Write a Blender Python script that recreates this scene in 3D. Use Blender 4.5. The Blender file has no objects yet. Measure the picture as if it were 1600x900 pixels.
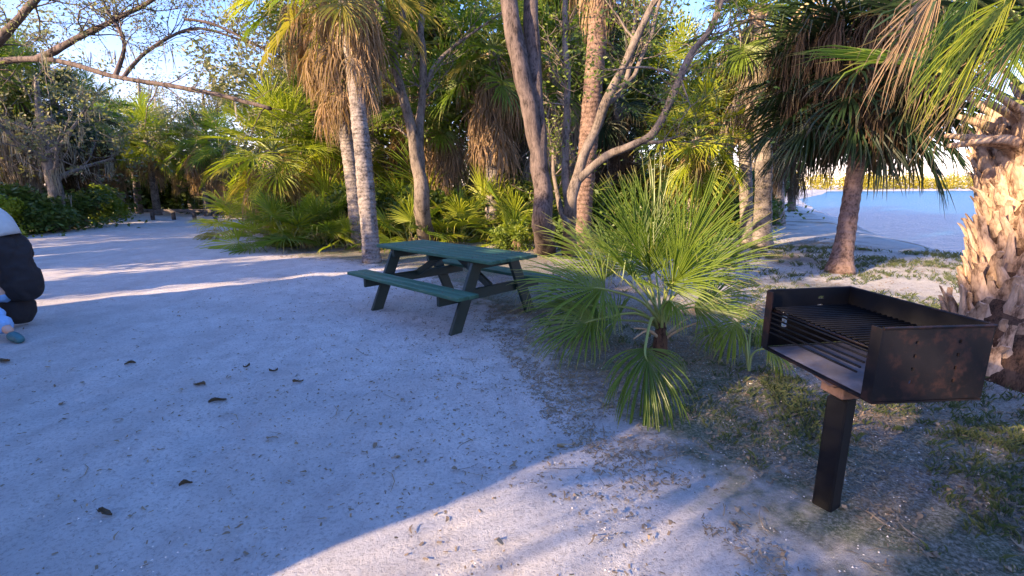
import bpy, math, random
import numpy as np
from mathutils import Vector, Matrix, noise
R = math.radians
rnd = random.Random(7)
scn = bpy.context.scene
COL = scn.collection

# ------------------------------------------------------------------ camera
CAMH, PITCH, FPX = 1.5, R(12.0), 760.0
cd = bpy.data.cameras.new('camera'); cam = bpy.data.objects.new('camera', cd); COL.objects.link(cam)
cam.location = (0, 0, CAMH); cam.rotation_euler = (R(90) - PITCH, 0, 0)
cd.sensor_width = 36; cd.lens = 36 * FPX / 1600; cd.clip_start = .05; cd.clip_end = 2000
scn.camera = cam
scn.render.resolution_x, scn.render.resolution_y = 1024, 576

# ------------------------------------------------------------------ light
SUN_EL = R(20)
SDIR = Vector((.82, .57, 0)).normalized()            # horizontal direction in which the light travels
LN = Vector((.57, -.82, 0)).normalized()
w = bpy.data.worlds.new('World'); scn.world = w; w.use_nodes = True
nt = w.node_tree; bg = nt.nodes['Background']
sky = nt.nodes.new('ShaderNodeTexSky'); sky.sky_type = 'NISHITA'; sky.sun_disc = False
sky.sun_elevation = SUN_EL
# sun stands at azimuth of -SDIR ; sun_rotation is clockwise from +Y
sky.sun_rotation = math.atan2(-SDIR.x, -SDIR.y) % (2 * math.pi)
sky.altitude = 0; sky.air_density = 1.0; sky.dust_density = .5; sky.ozone_density = 4.0
hs = nt.nodes.new('ShaderNodeHueSaturation'); hs.inputs['Saturation'].default_value = 1.5; hs.inputs['Hue'].default_value = .512
gm = nt.nodes.new('ShaderNodeGamma'); gm.inputs[1].default_value = .65
nt.links.new(sky.outputs[0], gm.inputs[0]); nt.links.new(gm.outputs[0], hs.inputs['Color']); 
tint = nt.nodes.new('ShaderNodeMix'); tint.data_type = 'RGBA'; tint.blend_type = 'MULTIPLY'; tint.inputs[0].default_value = 1
tint.inputs[7].default_value = (1.50, 1.04, 1.10, 1); nt.links.new(hs.outputs[0], tint.inputs[6]); nt.links.new(tint.outputs[2], bg.inputs[0])
bg.inputs[1].default_value = .15
sl = bpy.data.lights.new('sun', 'SUN'); so = bpy.data.objects.new('sun', sl); COL.objects.link(so)
sl.energy = 3.0; sl.angle = R(.5); sl.color = (1, .72, .44)
so.rotation_euler = (-(-SDIR * math.cos(SUN_EL) + Vector((0, 0, math.sin(SUN_EL))))).to_track_quat('-Z', 'Y').to_euler()
scn.view_settings.view_transform = 'Standard'; scn.view_settings.look = 'None'
scn.view_settings.exposure = 2.62; scn.view_settings.gamma = 1
scn.cycles.max_bounces = 8; scn.cycles.transparent_max_bounces = 8

# ------------------------------------------------------------------ helpers
FW = Vector((0, math.cos(PITCH), -math.sin(PITCH))); UP = Vector((0, math.sin(PITCH), math.cos(PITCH)))
def ray(px, py): return FW + Vector((1, 0, 0)) * ((px - 800) / FPX) + UP * ((450 - py) / FPX)
def P(px, py, t): return Vector((0, 0, CAMH)) + ray(px, py) * t
def G(px, py, z=0.0):
    d = ray(px, py); return Vector((0, 0, CAMH)) + d * ((z - CAMH) / d.z)
def SN(s, n, z=0): return SDIR * s + LN * n + Vector((0, 0, z))

class MB:
    def __init__(s): s.v = []; s.f = []; s.m = []; s.a = []
    def add(s, p, a=0.0): s.v.append((p[0], p[1], p[2])); s.a.append(a); return len(s.v) - 1
    def face(s, idx, m=0): s.f.append(tuple(idx)); s.m.append(m)
    def mesh(s, name, mats, smooth=False):
        me = bpy.data.meshes.new(name); me.from_pydata(s.v, [], s.f)
        for m in mats: me.materials.append(m)
        me.polygons.foreach_set('material_index', s.m)
        if smooth: me.polygons.foreach_set('use_smooth', [True] * len(s.f))
        at = me.attributes.new('tip', 'FLOAT', 'POINT'); at.data.foreach_set('value', s.a)
        me.update(); return me
    def build(s, name, mats, parent=None, smooth=False, loc=None):
        if not isinstance(mats, (list, tuple)): mats = [mats]
        return put(name, s.mesh(name, mats, smooth), parent, loc)
    def box(s, c, size, rot=None, m=0, bev=0.0):
        c = Vector(c); h = Vector(size) / 2; rot = rot or Matrix.Identity(3)
        if bev <= 0:
            b = len(s.v)
            for x in (-1, 1):
                for y in (-1, 1):
                    for z in (-1, 1): s.add(c + rot @ Vector((x * h.x, y * h.y, z * h.z)))
            for q in ((0, 1, 3, 2), (4, 6, 7, 5), (0, 4, 5, 1), (2, 3, 7, 6), (0, 2, 6, 4), (1, 5, 7, 3)): s.face([b + i for i in q], m)
            return
        # chamfered box: three nested quads per axis pair
        idx = {}
        for x in (-1, 1):
            for y in (-1, 1):
                for z in (-1, 1):
                    for k in range(3):
                        q = [x * h.x, y * h.y, z * h.z]
                        for j in range(3):
                            if j != k: q[j] -= (x, y, z)[j] * bev
                        idx[x, y, z, k] = s.add(c + rot @ Vector(q))
        for k in range(3):
            o = [j for j in range(3) if j != k]
            for sg in (-1, 1):
                cyc = []
                for a, b_ in ((-1, -1), (1, -1), (1, 1), (-1, 1)):
                    t = [0, 0, 0]; t[k] = sg; t[o[0]] = a; t[o[1]] = b_; cyc.append(idx[t[0], t[1], t[2], k])
                s.face(cyc, m)
        for k in range(3):       # edges along axis k
            o = [j for j in range(3) if j != k]
            for a in (-1, 1):
                for b_ in (-1, 1):
                    t0 = [0, 0, 0]; t0[k] = -1; t0[o[0]] = a; t0[o[1]] = b_; t1 = list(t0); t1[k] = 1
                    s.face([idx[(*t0, o[0])], idx[(*t1, o[0])], idx[(*t1, o[1])], idx[(*t0, o[1])]], m)
        for x in (-1, 1):
            for y in (-1, 1):
                for z in (-1, 1): s.face([idx[x, y, z, 0], idx[x, y, z, 1], idx[x, y, z, 2]], m)
    def tube(s, pts, rad, n=8, m=0, cap=True, rough=0.0, sub=1, seed=0, a=0.0):
        pts = [Vector(p) for p in pts]
        if sub > 1: pts, rad = smooth_path(pts, rad, sub)
        rings = []; side = None
        for i, p in enumerate(pts):
            t = (pts[min(i + 1, len(pts) - 1)] - pts[max(i - 1, 0)]).normalized()
            if side is None: side = t.orthogonal().normalized()
            side = (side - t * side.dot(t)).normalized(); b = t.cross(side)
            ring = []
            for k in range(n):
                an = 2 * math.pi * k / n; d = side * math.cos(an) + b * math.sin(an)
                r = rad[i]
                if rough: r *= 1 + rough * noise.noise(Vector((p.x * 2.2 + math.cos(an) * 1.3 + seed * 7.7, p.y * 2.2 + math.sin(an) * 1.3, p.z * 1.8)))
                ring.append(s.add(p + d * r, a))
            rings.append(ring)
        for i in range(len(rings) - 1):
            for k in range(n): s.face((rings[i][k], rings[i][(k + 1) % n], rings[i + 1][(k + 1) % n], rings[i + 1][k]), m)
        if cap: s.face(rings[0][::-1], m); s.face(rings[-1], m)

def smooth_path(pts, rad, sub):
    op, orr = [], []
    n = len(pts)
    for i in range(n - 1):
        p0, p1, p2, p3 = pts[max(i - 1, 0)], pts[i], pts[i + 1], pts[min(i + 2, n - 1)]
        for k in range(sub):
            t = k / sub
            op.append(.5 * ((2 * p1) + (p2 - p0) * t + (2 * p0 - 5 * p1 + 4 * p2 - p3) * t * t + (3 * p1 - p0 - 3 * p2 + p3) * t ** 3))
            orr.append(rad[i] * (1 - t) + rad[i + 1] * t)
    op.append(pts[-1]); orr.append(rad[-1]); return op, orr

def put(name, mesh, parent=None, loc=None):
    o = bpy.data.objects.new(name, mesh); COL.objects.link(o)
    if parent is not None: o.parent = parent
    if loc is not None: o.location = loc
    return o
def tag(o, label=None, cat=None, group=None, kind=None):
    if label: o['label'] = label
    if cat: o['category'] = cat
    if group: o['group'] = group
    if kind: o['kind'] = kind
    return o
def thing(name, label, cat, loc=(0, 0, 0), rz=0, group=None):
    o = bpy.data.objects.new(name, None); COL.objects.link(o); o.location = loc; o.rotation_euler = (0, 0, rz)
    o.empty_display_size = .2
    return tag(o, label, cat, group)

# ------------------------------------------------------------------ materials
def new_mat(name):
    m = bpy.data.materials.new(name); m.use_nodes = True
    t = m.node_tree; return m, t, t.nodes['Principled BSDF'], t.nodes['Material Output']
def ramp(t, fac, stops, interp='LINEAR'):
    r = t.nodes.new('ShaderNodeValToRGB'); r.color_ramp.interpolation = interp
    e = r.color_ramp.elements
    while len(e) < len(stops): e.new(.5)
    for i, (p, c) in enumerate(stops): e[i].position = p; e[i].color = (*c, 1)
    t.links.new(fac, r.inputs[0]); return r.outputs[0]
def mix(t, fac, a, b, mode='MIX'):
    n = t.nodes.new('ShaderNodeMix'); n.data_type = 'RGBA'; n.blend_type = mode
    for sock, val in ((n.inputs[0], fac), (n.inputs[6], a), (n.inputs[7], b)):
        if isinstance(val, bpy.types.NodeSocket): t.links.new(val, sock)
        elif isinstance(val, (int, float)): sock.default_value = val
        else: sock.default_value = (*val, 1)
    return n.outputs[2]
def math_(t, op, a, b=0.0, clamp=False):
    n = t.nodes.new('ShaderNodeMath'); n.operation = op; n.use_clamp = clamp
    for sock, val in ((n.inputs[0], a), (n.inputs[1], b)):
        if isinstance(val, bpy.types.NodeSocket): t.links.new(val, sock)
        else: sock.default_value = val
    return n.outputs[0]
def tex_noise(t, scale, detail=4, rough=.6, vec=None, stretch=None):
    n = t.nodes.new('ShaderNodeTexNoise'); n.inputs['Scale'].default_value = scale
    n.inputs['Detail'].default_value = detail; n.inputs['Roughness'].default_value = rough
    if vec is None: vec = t.nodes.new('ShaderNodeTexCoord').outputs['Object']
    if stretch:
        mp = t.nodes.new('ShaderNodeMapping'); mp.inputs['Scale'].default_value = stretch
        t.links.new(vec, mp.inputs[0]); vec = mp.outputs[0]
    t.links.new(vec, n.inputs['Vector']); return n.outputs[0]
def bump(t, bsdf, h, strength=.5, dist=.01):
    b = t.nodes.new('ShaderNodeBump'); b.inputs['Strength'].default_value = strength; b.inputs['Distance'].default_value = dist
    t.links.new(h, b.inputs['Height']); t.links.new(b.outputs[0], bsdf.inputs['Normal'])
    return b

def leaf_mat(name, c1, c2, tipc, rough=.45, trans=.42, tipstart=.75, island=False):
    m, t, b, out = new_mat(name)
    oi = t.nodes.new('ShaderNodeObjectInfo')
    fac = oi.outputs['Random']
    if island:
        g = t.nodes.new('ShaderNodeNewGeometry'); fac = g.outputs['Random Per Island']
    base = mix(t, fac, c1, c2)
    nz = tex_noise(t, 3.0, 2)
    base = mix(t, math_(t, 'MULTIPLY', nz, .55), base, tuple(x * 1.5 for x in c2))
    at = t.nodes.new('ShaderNodeAttribute'); at.attribute_name = 'tip'
    r = t.nodes.new('ShaderNodeMapRange'); r.inputs[1].default_value = tipstart; r.inputs[2].default_value = 1.0
    t.links.new(at.outputs['Fac'], r.inputs[0])
    base = mix(t, r.outputs[0], base, tipc)
    t.links.new(base, b.inputs['Base Color']); b.inputs['Roughness'].default_value = rough
    b.inputs['Specular IOR Level'].default_value = .4
    tr = t.nodes.new('ShaderNodeBsdfTranslucent')
    tc = mix(t, 1.0, base, (1.25, 1.35, .55), 'MULTIPLY'); t.links.new(tc, tr.inputs[0])
    ms = t.nodes.new('ShaderNodeMixShader'); ms.inputs[0].default_value = trans
    t.links.new(b.outputs[0], ms.inputs[1]); t.links.new(tr.outputs[0], ms.inputs[2]); t.links.new(ms.outputs[0], out.inputs[0])
    return m
M = {}
M['frond'] = leaf_mat('frond_green', (.065, .13, .016), (.15, .21, .024), (.32, .25, .10))
M['frond_near'] = leaf_mat('frond_near_green', (.034, .085, .022), (.16, .215, .028), (.34, .29, .12), rough=.36, tipstart=.85)
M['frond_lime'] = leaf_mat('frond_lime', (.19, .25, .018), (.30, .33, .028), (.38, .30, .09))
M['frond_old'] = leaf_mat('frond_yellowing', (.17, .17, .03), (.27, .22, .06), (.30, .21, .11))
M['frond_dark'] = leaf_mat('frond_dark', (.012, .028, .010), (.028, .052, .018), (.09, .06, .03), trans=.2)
M['dead'] = leaf_mat('frond_dead', (.16, .11, .06), (.36, .25, .155), (.3, .21, .13), rough=.8, trans=.2)
M['dead_grey'] = leaf_mat('frond_dead_grey', (.20, .165, .13), (.35, .29, .235), (.26, .21, .16), rough=.85, trans=.15)
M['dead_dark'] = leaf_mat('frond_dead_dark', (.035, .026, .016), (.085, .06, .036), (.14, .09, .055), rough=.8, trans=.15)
M['leaves'] = leaf_mat('broad_leaves', (.06, .11, .018), (.18, .23, .035), (.1, .15, .03), island=True)
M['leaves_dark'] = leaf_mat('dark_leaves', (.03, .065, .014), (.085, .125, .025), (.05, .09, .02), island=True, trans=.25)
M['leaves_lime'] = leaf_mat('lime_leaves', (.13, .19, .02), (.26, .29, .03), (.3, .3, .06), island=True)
M['leaves_grey'] = leaf_mat('grey_green_leaves', (.10, .12, .065), (.20, .195, .11), (.3, .28, .2), island=True)
M['moss'] = leaf_mat('spanish_moss', (.16, .155, .13), (.27, .25, .21), (.4, .35, .3), island=True, rough=.9, trans=.2)
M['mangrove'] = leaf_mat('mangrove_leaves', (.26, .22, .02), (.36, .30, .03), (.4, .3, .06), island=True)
M['grass'] = leaf_mat('grass_blades', (.030, .05, .022), (.08, .10, .042), (.24, .21, .13), island=True, rough=.7)
M['litter'] = leaf_mat('dry_litter', (.07, .05, .035), (.26, .19, .12), (.2, .15, .1), island=True, rough=.85, trans=.1)
M['petiole'] = leaf_mat('petiole', (.13, .17, .04), (.22, .25, .07), (.3, .26, .1), trans=.1)
M['petiole_dead'] = leaf_mat('petiole_dead', (.30, .20, .11), (.42, .30, .18), (.4, .3, .2), trans=.05, rough=.75)

def bark(name, dark, light, scale=6, stretch=(1, 1, .35), bstr=.8, dist=.03, rings=0):
    m, t, b, out = new_mat(name)
    n1 = tex_noise(t, scale, 6, .65, stretch=stretch)
    n2 = tex_noise(t, scale * 5, 4, .7, stretch=stretch)
    f = math_(t, 'ADD', math_(t, 'MULTIPLY', n1, .55), math_(t, 'MULTIPLY', n2, .45))
    t.links.new(ramp(t, f, [(.40, tuple(x * .6 for x in dark)), (.49, tuple((a + c) / 2 for a, c in zip(dark, light))), (.60, light)]), b.inputs['Base Color'])
    b.inputs['Roughness'].default_value = .9; b.inputs['Specular IOR Level'].default_value = .2
    h = f
    if rings:
        wv = t.nodes.new('ShaderNodeTexWave'); wv.bands_direction = 'Z'; wv.inputs['Scale'].default_value = rings
        wv.inputs['Distortion'].default_value = 3; wv.inputs['Detail'].default_value = 3
        t.links.new(t.nodes.new('ShaderNodeTexCoord').outputs['Object'], wv.inputs['Vector'])
        h = math_(t, 'ADD', f, math_(t, 'MULTIPLY', wv.outputs[0], .35))
    bump(t, b, h, bstr, dist); return m
M['palm_trunk'] = bark('palm_trunk', (.09, .075, .065), (.27, .235, .21), 5, (1, 1, 1.2), .9, .03, rings=4)
M['palm_trunk_red'] = bark('palm_trunk_reddish', (.09, .055, .043), (.25, .17, .135), 7, (1, 1, .6), 1, .04, rings=3)
M['bark'] = bark('bark_brown', (.07, .05, .04), (.22, .165, .13), 7, (1, 1, .3), .9, .03)
M['bark_dark'] = bark('bark_dark', (.04, .03, .027), (.15, .115, .10), 7, (1, 1, .3), .9, .03)
M['bark_tan'] = bark('bark_tan', (.075, .06, .05), (.20, .165, .135), 6, (1, 1, .4), .8, .02)
M['bark_grey'] = bark('bark_grey', (.10, .09, .08), (.28, .25, .23), 6, (1, 1, .4), .8, .02)
M['boot'] = bark('palm_boot', (.17, .10, .065), (.56, .40, .28), 9, (1, 1, .25), .7, .015)
M['fiber'] = bark('palm_fiber', (.03, .018, .012), (.12, .07, .045), 20, (1, 1, .3), 1, .02)

def paint(name, col, rough=.5, var=.25, scale=12, metal=0, bs=.2, dist=.004, wear=None):
    m, t, b, out = new_mat(name)
    n = tex_noise(t, scale, 5, .65)
    c = ramp(t, n, [(.3, tuple(x * (1 - var) for x in col)), (.7, tuple(min(1, x * (1 + var)) for x in col))])
    if wear:
        n2 = tex_noise(t, scale * 2.3, 6, .75)
        c = mix(t, ramp(t, n2, [(.50, (0, 0, 0)), (.62, (1, 1, 1))]), c, wear)
    t.links.new(c, b.inputs['Base Color']); b.inputs['Roughness'].default_value = rough; b.inputs['Metallic'].default_value = metal
    bump(t, b, n, bs, dist); return m
M['green_paint'] = paint('green_paint', (.018, .075, .052), .5, .3, 7, wear=(.035, .09, .065))
def painted_wood():
    m, t, b, out = new_mat('worn_green_wood')
    g = tex_noise(t, 7, 7, .7, stretch=(.18, 2.2, 2)); n = tex_noise(t, 5, 5, .7)
    c = ramp(t, g, [(.35, (.014, .060, .034)), (.5, (.028, .098, .058)), (.65, (.055, .145, .092))])
    wr = ramp(t, math_(t, 'MULTIPLY', g, n), [(.30, (0, 0, 0)), (.38, (1, 1, 1))])
    c = mix(t, math_(t, 'MULTIPLY', wr, .75), c, (.13, .14, .11))
    t.links.new(c, b.inputs['Base Color']); b.inputs['Roughness'].default_value = .6
    bump(t, b, g, .6, .006); return m
M['green_paint'] = painted_wood()
M['green_dark'] = paint('green_paint_dark', (.008, .022, .018), .55, .25, 9)
M['black_steel'] = paint('black_steel', (.006, .0055, .007), .5, .5, 4, metal=0, wear=(.024, .013, .012))
M['black_post'] = paint('black_post', (.005, .005, .006), .6, .4, 14)
M['ash_steel'] = paint('ash_steel', (.16, .145, .15), .6, .35, 8, wear=(.16, .13, .12))
M['rust'] = paint('rusty_bracket', (.12, .07, .055), .8, .4, 20)
M['grey_cloth'] = paint('pale_grey_cloth', (.42, .45, .46), .9, .08, 20, bs=.4, dist=.006)
M['black_cloth'] = paint('black_cloth', (.012, .010, .012), .9, .2, 14, bs=.5, dist=.01)
M['blue_cloth'] = paint('light_blue_cloth', (.20, .36, .60), .9, .12, 10, bs=.6, dist=.015)
M['teal'] = paint('teal_rubber', (.03, .12, .14), .6, .2, 20)
M['skin'] = paint('skin', (.50, .30, .22), .5, .06, 20, bs=.1)
M['hair'] = paint('black_hair', (.012, .009, .008), .5, .3, 40)
M['white_paint'] = paint('white_body_paint', (.78, .78, .76), .3, .03, 3, bs=.02)
M['dark_glass'] = paint('dark_glass', (.02, .025, .03), .08, .1, 2, bs=0)
M['tyre'] = paint('tyre', (.02, .02, .02), .8, .2, 20)
M['wood_grey'] = bark('weathered_wood', (.06, .05, .045), (.2, .17, .15), 8, (.3, 1, 1), .5, .01)
M['shell'] = paint('shell_white', (.55, .52, .49), .7, .2, 3)

for _n in ('black_steel', 'black_post'):
    M[_n].node_tree.nodes['Principled BSDF'].inputs['Specular IOR Level'].default_value = .22

# ------------------------------------------------------------------ ground, water, far shore
SHORE = [(-60, 9.5), (-5, 10.2), (5, 10.8), (12.7, 11.4), (19, 13.6), (37, 22.3), (65, 37), (100, 62), (150, 95), (190, 130)]
def shore_x(y): return np.interp(y, [a for a, b in SHORE], [b for a, b in SHORE])
EDGE = [G(390, 345), G(405, 372), G(440, 398), G(560, 412), G(640, 425), G(770, 500), G(850, 575), G(905, 650), G(985, 712), G(1130, 790), G(1230, 860), G(1330, 960), Vector((1.6, .6, 0)), Vector((2.0, -6, 0))]
def veg_dist(x, y):
    """signed distance from the edge of the sandy drive: positive on the planted side"""
    best = np.full(x.shape, 1e9); sg = np.ones(x.shape)
    for a, b in zip(EDGE[:-1], EDGE[1:]):
        dx, dy = b.x - a.x, b.y - a.y; L2 = dx * dx + dy * dy
        t = np.clip(((x - a.x) * dx + (y - a.y) * dy) / L2, 0, 1)
        d = np.hypot(x - a.x - t * dx, y - a.y - t * dy)
        cr = dx * (y - a.y) - dy * (x - a.x)
        up = d < best
        sg = np.where(up, np.where(cr > 0, 1, -1), sg); best = np.where(up, d, best)
    return best * sg
def land_drop(x, y):
    d = np.minimum(x - shore_x(y), 152 - y + 6 * np.sin(x * .05))
    return d                                           # >0 in the water
def axis(n, a, b, s):
    u = np.linspace(-1, 1, n); v = np.sinh(u * s) / math.sinh(s); return np.where(v < 0, -v * a, v * b)
def zsurf(x, y):
    z = .035 * np.sin(x * .9 + 1.3 * np.sin(y * .5)) * np.cos(y * .8) * np.clip(np.hypot(x, y) / 10, 0, 1)
    d = land_drop(x, y)
    z = z - 1.3 * np.clip((d + 1.2) / 6, 0, 1) ** 1.0
    return z
def relief(p):
    a = noise.noise(p * 4.3 + Vector((5, 1, 0))); b_ = noise.noise(Vector((p.x * .8 + p.y * .9, p.x * 3.0 - p.y * 3.2, 4)))
    return noise.fractal(p * 2.3, 1, 2, 3) * .020 + noise.noise(p * 11) * .007 - max(0, a - .25) * .05 + b_ * .020
def make_ground():
    xs = axis(420, -260, 420, 5.2); ys = axis(420, -200, 420, 5.2)
    xs = np.where(xs < 0, xs, xs); X, Y = np.meshgrid(np.sort(np.concatenate([-np.abs(axis(420, 260, 260, 5.2)[:210]), np.abs(axis(420, 420, 420, 5.2)[210:])])) + 1.2,
                                                      np.sort(np.concatenate([-np.abs(axis(420, 200, 200, 5.2)[:160]), np.abs(axis(520, 420, 420, 5.2)[260:])])) + 2.2)
    Z = zsurf(X, Y)
    ny, nx = X.shape
    near = np.clip(1 - np.hypot(X, Y - 3) / 14, 0, 1)
    V = veg_dist(X, Y)
    nz = np.zeros(X.size); Xf, Yf = X.ravel(), Y.ravel(); nf = near.ravel()
    for i in np.nonzero(nf > 0)[0]:
        p = Vector((Xf[i], Yf[i], 0))
        nz[i] = relief(p) * min(1, nf[i] * 2)
    Z = Z + nz.reshape(Z.shape)
    co = np.stack([X, Y, Z], -1).reshape(-1, 3)
    idx = np.arange(nx * ny).reshape(ny, nx)
    F = np.stack([idx[:-1, :-1], idx[:-1, 1:], idx[1:, 1:], idx[1:, :-1]], -1).reshape(-1, 4)
    me = bpy.data.meshes.new('ground'); me.from_pydata(co.tolist(), [], F.tolist())
    me.polygons.foreach_set('use_smooth', [True] * len(F))
    a = me.attributes.new('veg', 'FLOAT', 'POINT'); a.data.foreach_set('value', np.clip(V, -5, 20).ravel())
    a = me.attributes.new('wet', 'FLOAT', 'POINT'); a.data.foreach_set('value', np.clip(land_drop(X, Y), -30, 5).ravel())
    m, t, b, out = new_mat('sand_and_litter_ground')
    tc = t.nodes.new('ShaderNodeNewGeometry').outputs['Position']
    at = t.nodes.new('ShaderNodeAttribute'); at.attribute_name = 'veg'
    n_big = tex_noise(t, 1.1, 5, .6, tc); n_mid = tex_noise(t, 5, 6, .65, tc); n_fine = tex_noise(t, 55, 5, .8, tc); n_vf = tex_noise(t, 260, 2, .7, tc)
    sand = ramp(t, n_mid, [(.3, (.56, .53, .52)), (.5, (.68, .65, .635)), (.72, (.76, .73, .71))])
    sand = mix(t, math_(t, 'MULTIPLY', ramp(t, n_fine, [(.36, (1, 1, 1)), (.50, (0, 0, 0))]), .7), sand, (.26, .23, .22))
    sand = mix(t, math_(t, 'MULTIPLY', ramp(t, n_vf, [(.58, (0, 0, 0)), (.70, (1, 1, 1))]), .7), sand, (.80, .78, .75))
    sandb = mix(t, ramp(t, n_big, [(.42, (0, 0, 0)), (.62, (1, 1, 1))]), sand, mix(t, .30, sand, (.40, .36, .35)))
    trk = tex_noise(t, .9, 4, .6, tc, (3.2, .55, 1))
    sandb = mix(t, math_(t, 'MULTIPLY', ramp(t, trk, [(.48, (0, 0, 0)), (.60, (1, 1, 1))]), .45), sandb, mix(t, .5, sand, (.42, .36, .33)))
    flk = ramp(t, tex_noise(t, 17, 5, .75, tc, (1, 1.4, 1)), [(.66, (0, 0, 0)), (.72, (1, 1, 1))])
    sandb = mix(t, math_(t, 'MULTIPLY', flk, .6), sandb, (.17, .13, .11))
    dirt = ramp(t, n_fine, [(.32, (.06, .05, .045)), (.45, (.17, .145, .125)), (.56, (.32, .29, .26)), (.68, (.52, .49, .46))])
    grass = ramp(t, n_fine, [(.32, (.04, .055, .032)), (.46, (.11, .13, .075)), (.57, (.25, .25, .18)), (.70, (.44, .42, .36))])
    pale = mix(t, .28, sand, grass)
    vegcol = mix(t, ramp(t, n_big, [(.40, (0, 0, 0)), (.56, (1, 1, 1))]), dirt, grass)
    # away from the drive the ground is a mix of sand and thin grass
    far = t.nodes.new('ShaderNodeMapRange'); far.inputs[1].default_value = 1.5; far.inputs[2].default_value = 4.0
    t.links.new(at.outputs['Fac'], far.inputs[0])
    patch = math_(t, 'MULTIPLY', far.outputs[0], ramp(t, tex_noise(t, .55, 4, .6, tc), [(.36, (0, 0, 0)), (.50, (.95, .95, .95))]))
    vegcol = mix(t, patch, vegcol, pale)
    e = math_(t, 'ADD', at.outputs['Fac'], math_(t, 'MULTIPLY', math_(t, 'SUBTRACT', n_mid, .5), 2.0))
    e = math_(t, 'ADD', e, math_(t, 'MULTIPLY', math_(t, 'SUBTRACT', n_fine, .5), 1.2))
    r = t.nodes.new('ShaderNodeMapRange'); r.inputs[1].default_value = -.1; r.inputs[2].default_value = .45
    t.links.new(e, r.inputs[0])
    c = mix(t, r.outputs[0], sandb, vegcol)
    t.links.new(c, b.inputs['Base Color']); b.inputs['Roughness'].default_value = .95; b.inputs['Specular IOR Level'].default_value = .15
    h = math_(t, 'ADD', math_(t, 'MULTIPLY', n_fine, 1.0), math_(t, 'MULTIPLY', n_vf, .4))
    bump(t, b, h, 1.0, .03)
    me.materials.append(m)
    return tag(put('ground', me), kind='structure')
make_ground()

def make_water():
    mb = MB(); mb.box((210, 80, -.42), (420, 520, .04))
    m, t, b, out = new_mat('lagoon_water')
    tc = t.nodes.new('ShaderNodeNewGeometry').outputs['Position']
    b.inputs['Base Color'].default_value = (.001, .14, .33, 1); b.inputs['Specular IOR Level'].default_value = .16; b.inputs['Roughness'].default_value = .3; b.inputs['IOR'].default_value = 1.33
    n = tex_noise(t, 1.6, 5, .6, tc, (1.0, 2.4, 1)); n2 = tex_noise(t, 7, 3, .6, tc, (1, 2, 1))
    h = math_(t, 'ADD', n, math_(t, 'MULTIPLY', n2, .35))
    bump(t, b, h, 1.0, .9)
    tag(mb.build('lagoon_water', m), kind='structure')
make_water()

def leafcloud(mb, centre, rad, n, size, rg, m=0, shell=.5, flat=0):
    cx, cy, cz = centre; rx, ry, rz = rad
    for _ in range(n):
        u = rg.uniform(-1, 1); th = rg.uniform(0, 2 * math.pi); q = math.sqrt(1 - u * u)
        r = rg.uniform(shell, 1.0) ** .6
        p = Vector((cx + rx * r * q * math.cos(th), cy + ry * r * q * math.sin(th), cz + rz * r * u))
        leafquad(mb, p, size * rg.uniform(.6, 1.3), rg, m)
def leafquad(mb, p, s, rg, m=0, d=None):
    if d is None: d = Vector((rg.gauss(0, 1), rg.gauss(0, 1), rg.gauss(-.2, .7)))
    if d.length < 1e-4: d = Vector((1, 0, 0))
    d = d.normalized(); sd = d.cross(Vector((rg.gauss(0, 1), rg.gauss(0, 1), rg.gauss(0, 1))))
    if sd.length < 1e-4: sd = d.orthogonal()
    sd = sd.normalized() * s * .25; d = d * s
    b = len(mb.v); mb.add(p); mb.add(p + d * .5 + sd, .5); mb.add(p + d, .5); mb.add(p + d * .5 - sd, .5)
    mb.face((b, b + 1, b + 2, b + 3), m)

def far_shore():
    mb = MB(); rg = random.Random(5)
    x = 55
    while x < 330:
        y = 158 + 8 * math.sin(x * .05) + rg.uniform(0, 10); h = rg.uniform(3.6, 6.2) + (2.0 if x > 150 else 0) * rg.random()
        leafcloud(mb, (x, y, h * .45), (rg.uniform(3, 5), 3, h * .62), 420, .62, rg, shell=.2); x += 2.2
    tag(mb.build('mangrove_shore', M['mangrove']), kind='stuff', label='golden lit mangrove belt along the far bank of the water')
far_shore()

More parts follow.
